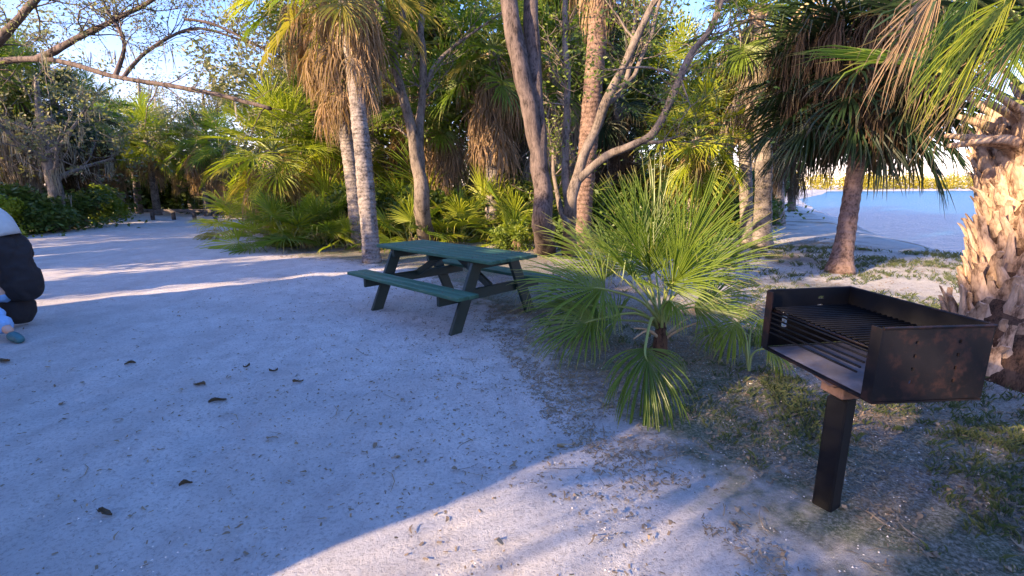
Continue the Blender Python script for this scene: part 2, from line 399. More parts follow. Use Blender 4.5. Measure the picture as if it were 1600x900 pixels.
# ------------------------------------------------------------------ fan-leaf geometry
GV = Vector((0, 0, -1))
def blade(mb, H, ax, nr, rg, nseg=32, spread=R(125), L=.9, droop=.25, wmax=.045, fold=.35, rows=4, m=0, cup=.15, limp=0.0, split=.38, jit=.03):
    ax = ax.normalized(); nr = (nr - ax * nr.dot(ax)).normalized(); side = ax.cross(nr)
    da = 2 * spread / nseg
    for i in range(nseg):
        u = (i + .5) / nseg * 2 - 1; a = u * spread + rg.uniform(-.25, .25) * da
        d = ax * math.cos(a) + side * math.sin(a) + nr * (cup * (.4 + abs(u)) + rg.uniform(-.05, .05))
        d.normalize(); l = L * (1 - .38 * abs(u) ** 1.6) * rg.uniform(.88, 1.06)
        p = H + ax * (.22 * L * max(0, math.cos(a)) * (1 - abs(u)))
        sn = side * math.cos(a) - ax * math.sin(a); dr = droop * rg.uniform(.5, 1.5) * (3.5 if rg.random() < .12 else 1); brk = rg.uniform(.45, .8) if rg.random() < .10 else 9
        prev = None; step = l / rows; dd = d.copy()
        for k in range(rows + 1):
            f = k / rows
            wd = min(step * k * da * .95 + .004, wmax) * (1 if f < split else max(0, 1 - (f - split) / (1 - split)) ** .8)
            wd = max(wd, .0025)
            up = nr * fold * wd
            cur = (mb.add(p - sn * wd / 2 + up, f), mb.add(p, f), mb.add(p + sn * wd / 2 + up, f))
            if prev:
                mb.face((prev[0], prev[1], cur[1], cur[0]), m); mb.face((prev[1], prev[2], cur[2], cur[1]), m)
            prev = cur
            dd = (dd + GV * (dr * (f * f * 1.4 + limp) / 1.0) * (4 / rows)).normalized()
            if f > brk: dd = (dd + GV * 2.5 + sn * rg.uniform(-.6, .6)).normalized(); brk = 9
            dd = (dd + Vector((rg.gauss(0, jit), rg.gauss(0, jit), rg.gauss(0, jit)))).normalized()
            p = p + dd * step

def petiole(mb, p0, d0, L, bend, r=.014, n=5, m=1):
    """stalk from p0 starting along d0, sagging; returns end point and direction"""
    pts = [p0.copy()]; d = d0.normalized(); p = p0.copy(); k = 6
    for i in range(k):
        d = (d + GV * bend / k).normalized(); p = p + d * (L / k); pts.append(p.copy())
    mb.tube(pts, [r * (1.9 - 1.1 * i / k) for i in range(k + 1)], n, m=m)
    return p, d
LEAF = {}
def leaf_mesh(kind, th, seed, near=False):
    """a frond in its own pose, pointing along +X, shared between palms"""
    key = (kind, th, seed)
    if key in LEAF: return LEAF[key]
    rg = random.Random(hash(key) % 1000 if False else (sum(map(ord, kind)) * 31 + th * 7 + seed * 101))
    mb = MB(); t = R(th); d0 = Vector((math.cos(t), 0, math.sin(t)))
    if kind in ('green', 'lime', 'old', 'dark'):
        e, d = petiole(mb, Vector((0, 0, 0)), d0, rg.uniform(.75, 1.0), .35 + rg.uniform(0, .25))
        nr = Vector((-d.z, 0, d.x)) + Vector((0, rg.uniform(-.4, .4), 0))
        if nr.z < 0: nr = -nr
        dr = {'green': .30, 'lime': .32, 'old': .55, 'dark': .5}[kind] + (.2 if th < 10 else 0)
        blade(mb, e, d + Vector((0, 0, -.15)), nr, rg, 38, R(118), rg.uniform(.85, 1.0), dr, .042, .4, 4)
        mats = {'green': 'frond', 'lime': 'frond_lime', 'old': 'frond_old', 'dark': 'frond_dark'}[kind], 'petiole'
    elif kind == 'nearg':
        e, d = petiole(mb, Vector((0, 0, 0)), d0, rg.uniform(.75, 1.0), .35)
        nr = Vector((-d.z, rg.uniform(-.5, .5), abs(d.x) + .2))
        blade(mb, e, d, nr, rg, 46, R(120), rg.uniform(.85, 1.0), .28, .034, .45, 6)
        mats = 'frond_near', 'petiole'
    else:
        e, d = petiole(mb, Vector((0, 0, 0)), d0, rg.uniform(.35, .6), 1.6 + rg.uniform(0, .6))
        nr = Vector((-d.z, rg.uniform(-.6, .6), d.x)) if abs(d.x) > .1 else Vector((1, rg.uniform(-.6, .6), 0))
        hg = kind in ('hang', 'ddark'); blade(mb, e, d + Vector((.12 if hg else .25, 0, -.3)), nr, rg, 26 if hg else 20, R(55) if hg else R(75), rg.uniform(.85, 1.1), 1.9 if hg else 1.4, .032 if hg else .042, .6, 6, limp=.45 if hg else .3, cup=.3, split=.3, jit=.12)
        mats = {'dead': ('dead', 'petiole_dead'), 'dgrey': ('dead_grey', 'petiole_dead'), 'ddark': ('dead_dark', 'petiole_dead'), 'hang': ('frond_dark', 'petiole')}[kind]
    me = mb.mesh('frond_' + kind, [M[x] for x in mats]); LEAF[key] = me; return me
def put_leaf(parent, kind, th, yaw, loc, sc, rg, name=None):
    th = int(round(th / 12.0) * 12)
    me = leaf_mesh(kind, th, rg.randrange(3))
    o = put(name or ('dead_frond' if kind in ('dead', 'dgrey', 'ddark') else 'frond'), me, parent, loc)
    o.rotation_euler = (rg.uniform(-.12, .12), rg.uniform(-.08, .08), yaw); o.scale = (sc, sc, sc * rg.uniform(.9, 1.1))
    return o

def palm_trunk_mesh(base, top, r, bow, mat, flare=1.5, n=14, seed=0):
    """tube in base-relative coordinates with leaf-scar ridges"""
    mb = MB(); d = top - base; L = d.length; k = max(6, int(L / .09)); pts, rad = [], []
    for i in range(k + 1):
        f = i / k; p = d * f + bow * math.sin(math.pi * f)
        pts.append(p); rr = r * (1 + (flare - 1) * math.exp(-f * L / .25)) * (1 - .12 * f)
        rad.append(rr * (1.0 + (.045 if i % 2 else -.02) + .03 * noise.noise(Vector((seed * 3.1, i * .7, 0)))))
    pts[0] = pts[0] - Vector((0, 0, .12)); mb.tube(pts, rad, n, rough=.10, seed=seed)
    return mb, pts
def palm(label, bpx, t=None, top=None, h=4, r=.15, nl=22, sc=1.0, skirt=20, sk_len=1.2, kind='green', dkind='dead', seed=1, mat='palm_trunk',
         bow=(0, 0, 0), base=None, tmin=-35, tmax=78, cat='palm tree', name='sabal_palm', group=None, flare=1.5, mixk=None, sk_r=1.0, nboots=0):
    rg = random.Random(seed)
    if base is None: base = G(*bpx)
    base = Vector((base[0], base[1], float(zsurf(np.array(base[0]), np.array(base[1])))))
    if top is None: top = base + Vector((0, 0, h))
    o = thing(name, label, cat, base, 0, group)
    mb, pts = palm_trunk_mesh(base, top, r, Vector(bow), mat, flare, seed=seed)
    mb.build('trunk', M[mat], o, smooth=True)
    T = top - base
    for i in range(nl):
        f = i / max(1, nl - 1); th = tmax + (tmin - tmax) * f + rg.uniform(-8, 8)
        k = kind
        if mixk and f > .6 and rg.random() < .6: k = mixk
        put_leaf(o, k, th, i * 2.39996 + rg.uniform(-.3, .3), T + Vector((0, 0, -.25 * f)), sc * rg.uniform(.85, 1.1), rg)
    dirn = (pts[-1] - pts[-2]).normalized()
    for i in range(skirt):
        f = (i + rg.random()) / skirt; q = f * sk_len
        c = T - dirn * (q + .1); yaw = rg.uniform(0, 2 * math.pi)
        put_leaf(o, dkind, rg.choice((12, -12, -24, -36)) if f < .5 else rg.choice((-24, -48, -60)), yaw, c + Vector((math.cos(yaw), math.sin(yaw), 0)) * r * .8, sc * sk_r * rg.uniform(.8, 1.1), rg)
    if nboots:
        bm = boot_mesh()
        for i in range(nboots):
            f = i / nboots; c = pts[-1] - dirn * (.05 + f * nboots * .045); yaw = i * 2.39996
            b = put('boot', bm, o, c + Vector((math.cos(yaw), math.sin(yaw), 0)) * r * .75)
            b.rotation_euler = (0, 0, yaw); b.scale = (.7, .7, .7)
    return o
_boot = []
def boot_mesh(v=0):
    """split leaf base: wide clasping foot rising into a forked, frayed stub; along +X/+Z"""
    if _boot: return _boot[v % len(_boot)]
    for q in range(4):
        rg = random.Random(90 + q); mb = MB(); n = 6
        def strip(rows):
            pr = None
            for (x, y, z, hw, th) in rows:
                ring = [mb.add((x + sx * th, y + sy * hw - 0, z + rg.uniform(-.006, .006))) for sy, sx in ((-1, .1), (-.5, .6), (.5, .6), (1, .1), (.5, -.5), (-.5, -.5))]
                for k, (sy) in enumerate((-1, -.5, .5, 1, .5, -.5)):
                    vv = mb.v[ring[k]]; mb.v[ring[k]] = (vv[0] - .9 * (vv[1] ** 2) / .3, vv[1], vv[2])
                if pr:
                    for k in range(n): mb.face((pr[k], pr[(k + 1) % n], ring[(k + 1) % n], ring[k]))
                else: mb.face(ring[::-1])
                pr = ring
            mb.face(pr)
        L = rg.uniform(.9, 1.25); o_ = rg.uniform(.55, 1.0)
        strip([(0, 0, 0, .17, .04), (.03 * o_, 0, .08, .165, .055), (.06 * o_, 0, .16, .13, .06), (.085 * o_, rg.uniform(-.02, .02), .215, .10, .04)])
        for sg in (-1, 1):
            e = rg.uniform(.8, 1.3) * L
            strip([(.07 * o_, sg * .055, .16, .06, .045), (.105 * o_, sg * .058, .23, .046, .042), (.15 * o_, sg * rg.uniform(.05, .09), .23 + .07 * e, .032, .026), (.21 * o_, sg * rg.uniform(.05, .12), .23 + .13 * e, .022, .016)])
        _boot.append(mb.mesh('boot', [M['boot']]))
    return _boot[v % 4]

def palmetto(label, base, n=14, sc=1.0, kind='green', seed=1, tmin=15, tmax=80, group=None, dead=0, name='palmetto_clump', spread=.25, cat='palmetto', mixk=None):
    rg = random.Random(seed); z = float(zsurf(np.array(base[0]), np.array(base[1])))
    o = thing(name, label, cat, (base[0], base[1], z), 0, group)
    for i in range(n):
        f = i / n; yaw = i * 2.39996 + rg.uniform(-.3, .3)
        off = Vector((math.cos(yaw) * spread * f, math.sin(yaw) * spread * f, -.02 + .15 * rg.random()))
        k = mixk if (mixk and rg.random() < .35) else kind
        put_leaf(o, k, tmax + (tmin - tmax) * f + rg.uniform(-8, 8), yaw, off, sc * rg.uniform(.8, 1.15), rg)
    for i in range(dead):
        yaw = rg.uniform(0, 6.28); put_leaf(o, 'dead', rg.choice((12, 36)), yaw, Vector((0, 0, .1 + .3 * rg.random())), sc * .8, rg)
    return o

# ------------------------------------------------------------------ broadleaf trees and bushes
def twigs(mb, lb, p, d, L, r, depth, rg, leafn, leafs, spread=.7, droop=0.0, m=0, up=.15):
    k = 4; pts = [p]; dd = d.normalized(); q = p
    for i in range(k):
        dd = (dd + Vector((rg.gauss(0, .22), rg.gauss(0, .22), rg.gauss(up * .4, .16) - droop * (i / k)))).normalized()
        q = q + dd * (L / k); pts.append(q)
    mb.tube(pts, [r * (1 - .7 * i / k) for i in range(k + 1)], 4 if depth < 2 else 5, cap=False)
    if depth > 0:
        for j in range(3 if depth > 1 else 4):
            i = rg.randint(1, k); nd = (dd + Vector((rg.gauss(0, spread), rg.gauss(0, spread), rg.gauss(up, spread * .7)))).normalized()
            twigs(mb, lb, pts[i], nd, L * rg.uniform(.5, .75), r * .5, depth - 1, rg, leafn, leafs, spread, droop, m, up)
    if lb is not None and depth <= 1:
        for j in range(leafn):
            i = rg.randrange(k); f = rg.random(); c = pts[i].lerp(pts[i + 1], f) + Vector((rg.gauss(0, 1), rg.gauss(0, 1), rg.gauss(0, 1))) * leafs * .9
            leafquad(lb, c, leafs * rg.uniform(.6, 1.4), rg)
def tree(label, base, limbs, seed=1, mat='bark', leaf='leaves', leafn=6, leafs=.07, tw=10, twL=1.0, cat='tree', name='broadleaf_tree', droop=0.0, twfrom=.4, group=None,
         twdepth=2, needles=False, moss=0, n=9, twr=.35):
    """limbs: list of (points, radii) in world space; the first starts at the base"""
    rg = random.Random(seed); base = Vector(base); o = thing(name, label, cat, base, 0, group)
    mb, lb, ms = MB(), MB(), MB()
    for li, (pts, rad) in enumerate(limbs):
        rp = [Vector(p) - base for p in pts]
        sp, sr = smooth_path(rp, rad, 6)
        wob = [p + Vector((noise.noise(p * 1.7 + Vector((seed, 0, li))), noise.noise(p * 1.7 + Vector((0, seed, li))), 0)) * .05 * min(1, i / 4) for i, p in enumerate(sp)]
        mb.tube(wob, sr, n, rough=.34, seed=seed + li)
        for j in range(tw if li else max(2, tw // 2)):
            i = int(len(wob) * rg.uniform(twfrom, .99)); i = min(i, len(wob) - 2)
            d = (wob[i + 1] - wob[i]).normalized() + Vector((rg.gauss(0, .8), rg.gauss(0, .8), rg.gauss(.2, .6)))
            twigs(mb, lb if leafn else None, wob[i], d, twL * rg.uniform(.6, 1.2), max(.006, min(sr[i] * twr, .03)), twdepth, rg, leafn, leafs, droop=droop)
        for j in range(moss):
            i = int(len(wob) * rg.uniform(.2, .98)); hang_moss(ms, wob[i] + Vector((rg.gauss(0, .25), rg.gauss(0, .25), 0)), rg)
    mb.build('trunk', M[mat], o, smooth=True)
    if lb.v: lb.build('crown', M[leaf], o)
    if ms.v: tag(ms.build('hanging_moss', M['moss'], o), kind='stuff')
    return o
def hang_moss(ms, p, rg, L=None):
    L = L or rg.uniform(.3, .9)
    for _ in range(9):
        q = p + Vector((rg.gauss(0, .07), rg.gauss(0, .07), 0)); l = L * rg.uniform(.4, 1); w_ = .012
        sd = Vector((rg.gauss(0, 1), rg.gauss(0, 1), 0)).normalized() * w_; b = len(ms.v); j = Vector((rg.gauss(0, .03), rg.gauss(0, .03), 0))
        for k, (z, ww) in enumerate(((0, .6), (-l * .5, 1), (-l, .3))):
            c = q + Vector((0, 0, z)) + j * k; ms.add(c - sd * ww); ms.add(c + sd * ww)
        ms.face((b, b + 1, b + 3, b + 2)); ms.face((b + 2, b + 3, b + 5, b + 4))
BUSH = {}
def bush(label, base, size=(1, 1, 1), leaf='leaves_dark', seed=0, group='dense shrubs along the edge of the wood', name='leafy_shrub', rz=None):
    key = (leaf, seed % 3)
    if key not in BUSH:
        rg = random.Random(seed * 13 + len(leaf)); mb = MB(); st = MB()
        for k in range(9):
            a = rg.uniform(0, 6.28); rr = rg.uniform(.1, .7); hz = rg.uniform(.35, .95)
            c = Vector((math.cos(a) * rr, math.sin(a) * rr, hz))
            leafcloud(mb, c, (.42, .42, .34), 520, .13, rg, shell=.15)
            st.tube([Vector((0, 0, -.05)), c * .5 + Vector((0, 0, .05)), c], [.03, .02, .008], 5)
        for k in range(500): leafquad(mb, Vector((rg.gauss(0, .5), rg.gauss(0, .5), rg.uniform(.02, .35))), .13, rg)
        BUSH[key] = (mb.mesh('shrub_foliage', [M[leaf]]), st.mesh('shrub_stem', [M['bark_dark']]))
    z = float(zsurf(np.array(base[0]), np.array(base[1])))
    o = thing(name, label, 'shrub', (base[0], base[1], z), seed * 1.7 if rz is None else rz, group); o.scale = size
    put('foliage', BUSH[key][0], o); put('stem', BUSH[key][1], o)
    return o

exec_parts = True
# ================================================================== THE PICNIC TABLE
def picnic_table():
    A = math.atan2(1.37, -1.45)
    o = thing('picnic_table', 'dark green wooden picnic table with two attached benches', 'picnic table', (-.72, 5.72, .0), A)
    Lt, W = 2.08, .74
    rg = random.Random(2)
    def plank(y, z, wd, th, L=Lt):
        mb = MB(); mb.box((rg.uniform(-.008, .008), 0, 0), (L, wd, th), bev=.005); p = mb.build('plank', M['green_paint'], o, loc=(0, y, z)); p.rotation_euler = (rg.uniform(-.008, .008), 0, rg.uniform(-.002, .002)); return p
    for k in range(5): plank((k - 2) * (W / 5), .74, W / 5 - .008, .038)
    for s in (-1, 1):
        for k in (-1, 1): plank(s * .66 + k * .068, .44, .128, .038)
    for x in (-.74, .74):
        for s in (-1, 1):
            mb = MB(); a = Vector((0, s * .26, .72)); b = Vector((0, s * .60, -.03)); d = a - b
            rot = d.to_track_quat('Z', 'Y').to_matrix()
            rot = Matrix((Vector((1, 0, 0)), d.normalized().cross(Vector((1, 0, 0))), d.normalized())).transposed()
            mb.box((a + b) / 2, (.042, .14, d.length), rot, bev=.004)
            mb.build('leg', M['green_dark'], o, loc=(x, 0, 0))
        sg = 1 if x > 0 else -1
        mb = MB(); mb.box((0, 0, .365), (.042, 1.52, .11), bev=.004); mb.build('seat_beam', M['green_dark'], o, loc=(x - sg * .045, 0, 0))
        mb = MB(); mb.box((0, 0, .672), (.042, .70, .09), bev=.004); mb.build('top_beam', M['green_dark'], o, loc=(x - sg * .045, 0, 0))
        mb = MB(); a = Vector((x - sg * .08, 0, .40)); b = Vector((sg * .12, 0, .69)); d = a - b
        rot = Matrix((d.normalized().cross(Vector((0, 1, 0))), Vector((0, 1, 0)), d.normalized())).transposed()
        mb.box((a + b) / 2, (.08, .042, d.length), rot, bev=.003); mb.build('brace', M['green_dark'], o)
    bo = MB()
    for x in (-.735, 0, .735):
        for k in range(5):
            for q in (-.03, .03): bo.tube([Vector((x, (k - 2) * W / 5 + q, .757)), Vector((x, (k - 2) * W / 5 + q, .763))], [.009, .008], 6)
    for x in (-.735, .735):
        for y in (-.728, -.592, .592, .728): bo.tube([Vector((x, y, .457)), Vector((x, y, .463))], [.009, .008], 6)
    tag(bo.build('bolt_heads', M['rust'], o), kind='stuff')
    mb = MB(); mb.box((0, 0, .685), (.042, .70, .07), bev=.004); mb.build('batten', M['green_dark'], o)
picnic_table()

# ================================================================== THE GRILL
def grill():
    C_, L_, F_, R_ = Vector((1.44, 1.81, 0)), Vector((1.35, 2.50, 0)), Vector((1.84, 2.585, 0)), Vector((1.915, 1.85, 0))
    o = thing('pedestal_grill', 'black steel pedestal barbecue grill with open front on a single post', 'grill', (1.5, 2.06, 0))
    B = Vector((1.5, 2.06, 0)); C, L, F, Rr = C_ - B, L_ - B, F_ - B, R_ - B
    z0, z1 = .65, .955
    def slab(name, poly, th, mat, nrm):       # thick polygon
        mb = MB(); n = len(poly); a = [mb.add(p) for p in poly]; b = [mb.add(p + nrm * th) for p in poly]
        mb.face(a[::-1]); mb.face(b)
        for i in range(n): mb.face((a[i], a[(i + 1) % n], b[(i + 1) % n], b[i]))
        return mb.build(name, mat, o)
    Z = lambda p, z: Vector((p.x, p.y, z))
    def panel_hole(name, A, Bp, mat, thdir, hole):
        """upright panel from A to Bp with slots; hole list of (u0,u1,z0,z1)"""
        mb = MB(); d = (Bp - A); Ln = d.length; d = d / Ln
        us = sorted({0, Ln, *[h[0] for h in hole], *[h[1] for h in hole]}); zs = sorted({z0 - .0, z1, *[h[2] for h in hole], *[h[3] for h in hole]})
        for i in range(len(us) - 1):
            for j in range(len(zs) - 1):
                um, zm = (us[i] + us[i + 1]) / 2, (zs[j] + zs[j + 1]) / 2
                if any(h[0] < um < h[1] and h[2] < zm < h[3] for h in hole): continue
                q = [A + d * us[i], A + d * us[i + 1]]; c = (q[0] + q[1]) / 2 + thdir * .003; c.z = zm
                rot = Matrix((d, thdir, Vector((0, 0, 1)))).transposed()
                mb.box(c, (us[i + 1] - us[i], .006, zs[j + 1] - zs[j]), rot)
        return mb.build(name, mat, o)
    dn = (Rr - C).normalized(); nn = Vector((-dn.y, dn.x, 0))
    holes = [(.11, .135, z0 + .09 + k * .055, z0 + .115 + k * .055) for k in range(4)]
    panel_hole('side_panel', C, Rr, M['black_steel'], nn, [(.145, .158, z0 + .07 + k * .055, z0 + .085 + k * .055) for k in range(4)] + [(.33, .342, z0 + .07 + k * .055, z0 + .085 + k * .055) for k in range(4)])
    df = (F - L).normalized(); nf = -Vector((-df.y, df.x, 0))
    panel_hole('side_panel', L, F, M['black_post'], nf, [(.095, .13, z0 + .10, z0 + .21)] + [(.30, .335, z0 + .115 + k * .045, z0 + .13 + k * .045) for k in range(4)])
    db = (F - Rr).normalized(); nb = Vector((-db.y, db.x, 0))
    panel_hole('back_panel', Rr, F, M['black_post'], nb, [])
    slab('firebox_floor', [Z(L, z0 - .012), Z(C, z0 - .012), Z(Rr, z0 - .012), Z(F, z0 - .012)], .008, M['black_steel'], Vector((0, 0, 1)))
    # front flanges and lip
    fd = (L - C).normalized()
    for p, q in ((C, 1), (L, -1)):
        mb = MB(); c = p + fd * q * .022; rot = Matrix((fd, fd.cross(Vector((0, 0, 1))), Vector((0, 0, 1)))).transposed()
        mb.box(Vector((c.x - .004, c.y, (z0 + z1) / 2)), (.05, .006, z1 - z0), rot); mb.build('flange', M['black_steel'], o)
    # rims: rolled top edge
    for a, b in ((C, Rr), (Rr, F), (L, F)):
        mb = MB(); mb.tube([Z(a, z1), Z(b, z1)], [.007, .007], 6); mb.build('rim', M['black_steel'], o)
    # grate: rods running from side to side, tilted front up
    mbf = MB(); zc = .865
    gz = lambda v: zc + .0 * v
    n = 22
    for i in range(n):
        v = .04 + .92 * i / (n - 1)
        a = C.lerp(L, v); b = Rr.lerp(F, v); a2 = a.lerp(b, .03); b2 = a.lerp(b, .97)
        mb = MB(); mb.tube([Z(a2, gz(v)), Z(b2, gz(v))], [.0055, .0055], 6); mb.build('grate_rod', M['black_post'], o, smooth=True)
    for u in (.04, .5, .96):
        a = C.lerp(Rr, u); b = L.lerp(F, u); mb = MB(); mb.tube([Z(a.lerp(b, .03), zc - .011), Z(a.lerp(b, .97), zc - .011)], [.007, .007], 6); mb.build('grate_bar', M['black_steel'], o, smooth=True)
    # adjusting bars hung across the mouth, below the grate front
    for k in range(5):
        z = zc - .02 - k * .026; mb = MB(); mb.tube([Z(C.lerp(L, .05 + .02 * k), z), Z(C.lerp(L, .94), z)], [.005, .005], 6); mb.build('front_rod', M['black_post'], o, smooth=True)
    # ash heap on the floor
    mb = MB(); rg = random.Random(4); g = 14; ids = []
    for i in range(g + 1):
        for j in range(g + 1):
            u, v = i / g, j / g; q = C.lerp(Rr, .04 + .92 * u).lerp(L.lerp(F, .04 + .92 * u), .04 + .92 * v)
            e = min(u, 1 - u, v, 1 - v) * 4
            ids.append(mb.add(Z(q, z0 - .001 + min(1, e) * (.010 + .012 * noise.noise(Vector((u * 5, v * 6, 1)))))))
    for i in range(g):
        for j in range(g): a = i * (g + 1) + j; mb.face((ids[a], ids[a + g + 1], ids[a + g + 2], ids[a + 1]))
    mb.build('ash_bed', M['ash_steel'], o, smooth=True)
    # post and bracket
    mb = MB(); mb.box((0, 0, .20), (.088, .088, .72), Matrix.Rotation(R(30), 3, 'Z'), bev=.008); mb.build('post', M['black_post'], o)
    mb = MB(); mb.box((.01, .01, .602), (.13, .13, .07), Matrix.Rotation(R(8), 3, 'Z'), bev=.006); mb.box((.06, .08, .633), (.30, .30, .008), Matrix.Rotation(R(-6), 3, 'Z')); mb.build('bracket', M['rust'], o)
grill()

# ================================================================== FOREGROUND FAN PALM
def custom_leaf(o, base, start, H, ax, nr, seed, nseg=48, spread=R(120), L=.75, droop=.3, wmax=.034, mat='frond_near', limp=0.0, rows=7, cup=.12, fold=.45, r=.010):
    rg = random.Random(seed); mb = MB(); b = Vector(base)
    s = Vector(start) - b; h = Vector(H) - b; ax = Vector(ax)
    mid = (s + h) / 2 + Vector((0, 0, .10 * (h - s).length)) - ax.normalized() * .05
    mb.tube([s, mid, h, h + ax.normalized() * .10], [r * 1.7, r * 1.15, r * .9, r * .3], 6, m=1, sub=5)
    blade(mb, h, ax, Vector(nr), rg, nseg, spread, L, droop, wmax, fold, rows, cup=cup, limp=limp, split=.25)
    return mb.build('frond', [M[mat], M['petiole']], o)
def fan_palm():
    b = G(1032, 552); b.z = .0
    o = thing('fan_palm', 'low green fan palm with arching fronds growing in the litter left of the grill', 'fan palm', b)
    hub = b + Vector((0, 0, .22)); T = 4.45
    mb = MB(); mb.tube([Vector((0, 0, -.05)), Vector((0, 0, .1)), Vector((.0, 0, .30))], [.07, .065, .04], 9, rough=.3, sub=3); mb.build('trunk', M['fiber'], o, smooth=True)
    rg = random.Random(3)
    specs = [  # hastula px,py,depth, axis, normal, L, spread, droop
        ((1003, 405, 4.45), (-.45, .0, .95), (.25, -.9, .1), .72, 62, .12),
        ((1022, 402, 4.60), (.02, .2, 1), (.1, -1, .2), .80, 70, .14),
        ((1058, 420, 4.50), (.42, -.05, .9), (-.2, -.9, .3), .86, 52, .16),
        ((1075, 440, 4.30), (.75, -.2, .65), (-.3, -.5, .8), .74, 60, .22),
        ((945, 452, 4.10), (-.97, -.15, .12), (.1, -.45, .9), .72, 100, .22),
        ((930, 478, 4.25), (-.85, .1, -.05), (-.05, -.65, .75), .62, 105, .40),
        ((985, 420, 4.80), (-.6, .5, .55), (.3, -.5, .8), .70, 90, .26),
        ((1008, 545, 3.32), (.0, -.55, -.45), (.05, -.75, .65), .62, 92, .95),
        ((1046, 470, 4.15), (.10, -.5, -.15), (.1, -.7, .7), .30, 70, .8),
        ((1100, 470, 4.75), (.8, .35, .2), (0, -.4, .9), .62, 90, .35),
        ((965, 500, 4.55), (-.7, .4, .1), (0, -.5, .9), .60, 95, .45),
        ((1040, 405, 4.75), (.25, .5, .85), (.0, -.8, .5), .62, 60, .18),
        ((995, 440, 4.2), (-.55, -.45, .55), (.25, -.2, .9), .60, 80, .3),
        ((1015, 430, 4.30), (-.2, -.45, .85), (.1, -.9, -.2), .62, 64, .3),
        ((1045, 450, 4.20), (.3, -.55, .7), (-.2, -.8, .3), .60, 70, .35),
        ((960, 425, 4.55), (-.85, .1, .55), (.2, -.6, .75), .72, 72, .22),
        ((930, 500, 4.00), (-.9, -.3, -.2), (0, -.5, .85), .56, 85, .6),
        ((1085, 480, 4.20), (.85, -.35, -.05), (0, -.5, .85), .52, 80, .6),
        ((1068, 415, 4.95), (.6, .5, .75), (.0, -.6, .6), .70, 70, .18),
    ]
    for i, (hp, ax, nr, L, sp, dr) in enumerate(specs):
        custom_leaf(o, b, hub + Vector((rg.uniform(-.04, .04), rg.uniform(-.04, .04), rg.uniform(-.05, .05))), P(*hp), ax, nr, 40 + i, 62 if L > .5 else 30, R(sp), L, dr, .024 if L > .5 else .020, limp=.25 if dr > .7 else 0)
    # two dry stubs
    for i in range(5):
        a = rg.uniform(0, 6.28); mb = MB(); mb.tube([Vector((0, 0, .12)), Vector((math.cos(a) * .16, math.sin(a) * .16, .24)), Vector((math.cos(a) * .32, math.sin(a) * .32, .22 + rg.uniform(-.1, .12)))], [.016, .011, .006], 6, sub=3); mb.build('dead_stalk', M['petiole_dead'], o, smooth=True)
fan_palm()
def young_palm():
    b = G(1170, 585)
    o = thing('young_palm', 'small drooping young palm just left of the black grill firebox', 'young palm', b)
    for i, (hp, ax, nr, L, sp) in enumerate([((1150, 503, 4.0), (-.35, -.3, -.4), (0, -.7, .7), .34, 80), ((1185, 500, 4.1), (.4, -.25, -.45), (0, -.7, .7), .36, 75),
                                             ((1130, 515, 4.15), (-.8, .1, -.2), (0, -.6, .8), .28, 70), ((1200, 545, 3.85), (.5, -.5, -.3), (0, -.4, .9), .26, 70)]):
        custom_leaf(o, b, b + Vector((0, 0, .03)), P(*hp), ax, nr, 80 + i, 26, R(sp), L, .9, .026, mat='frond_near' if i != 1 else 'frond', limp=.25, rows=5, r=.007)
young_palm()

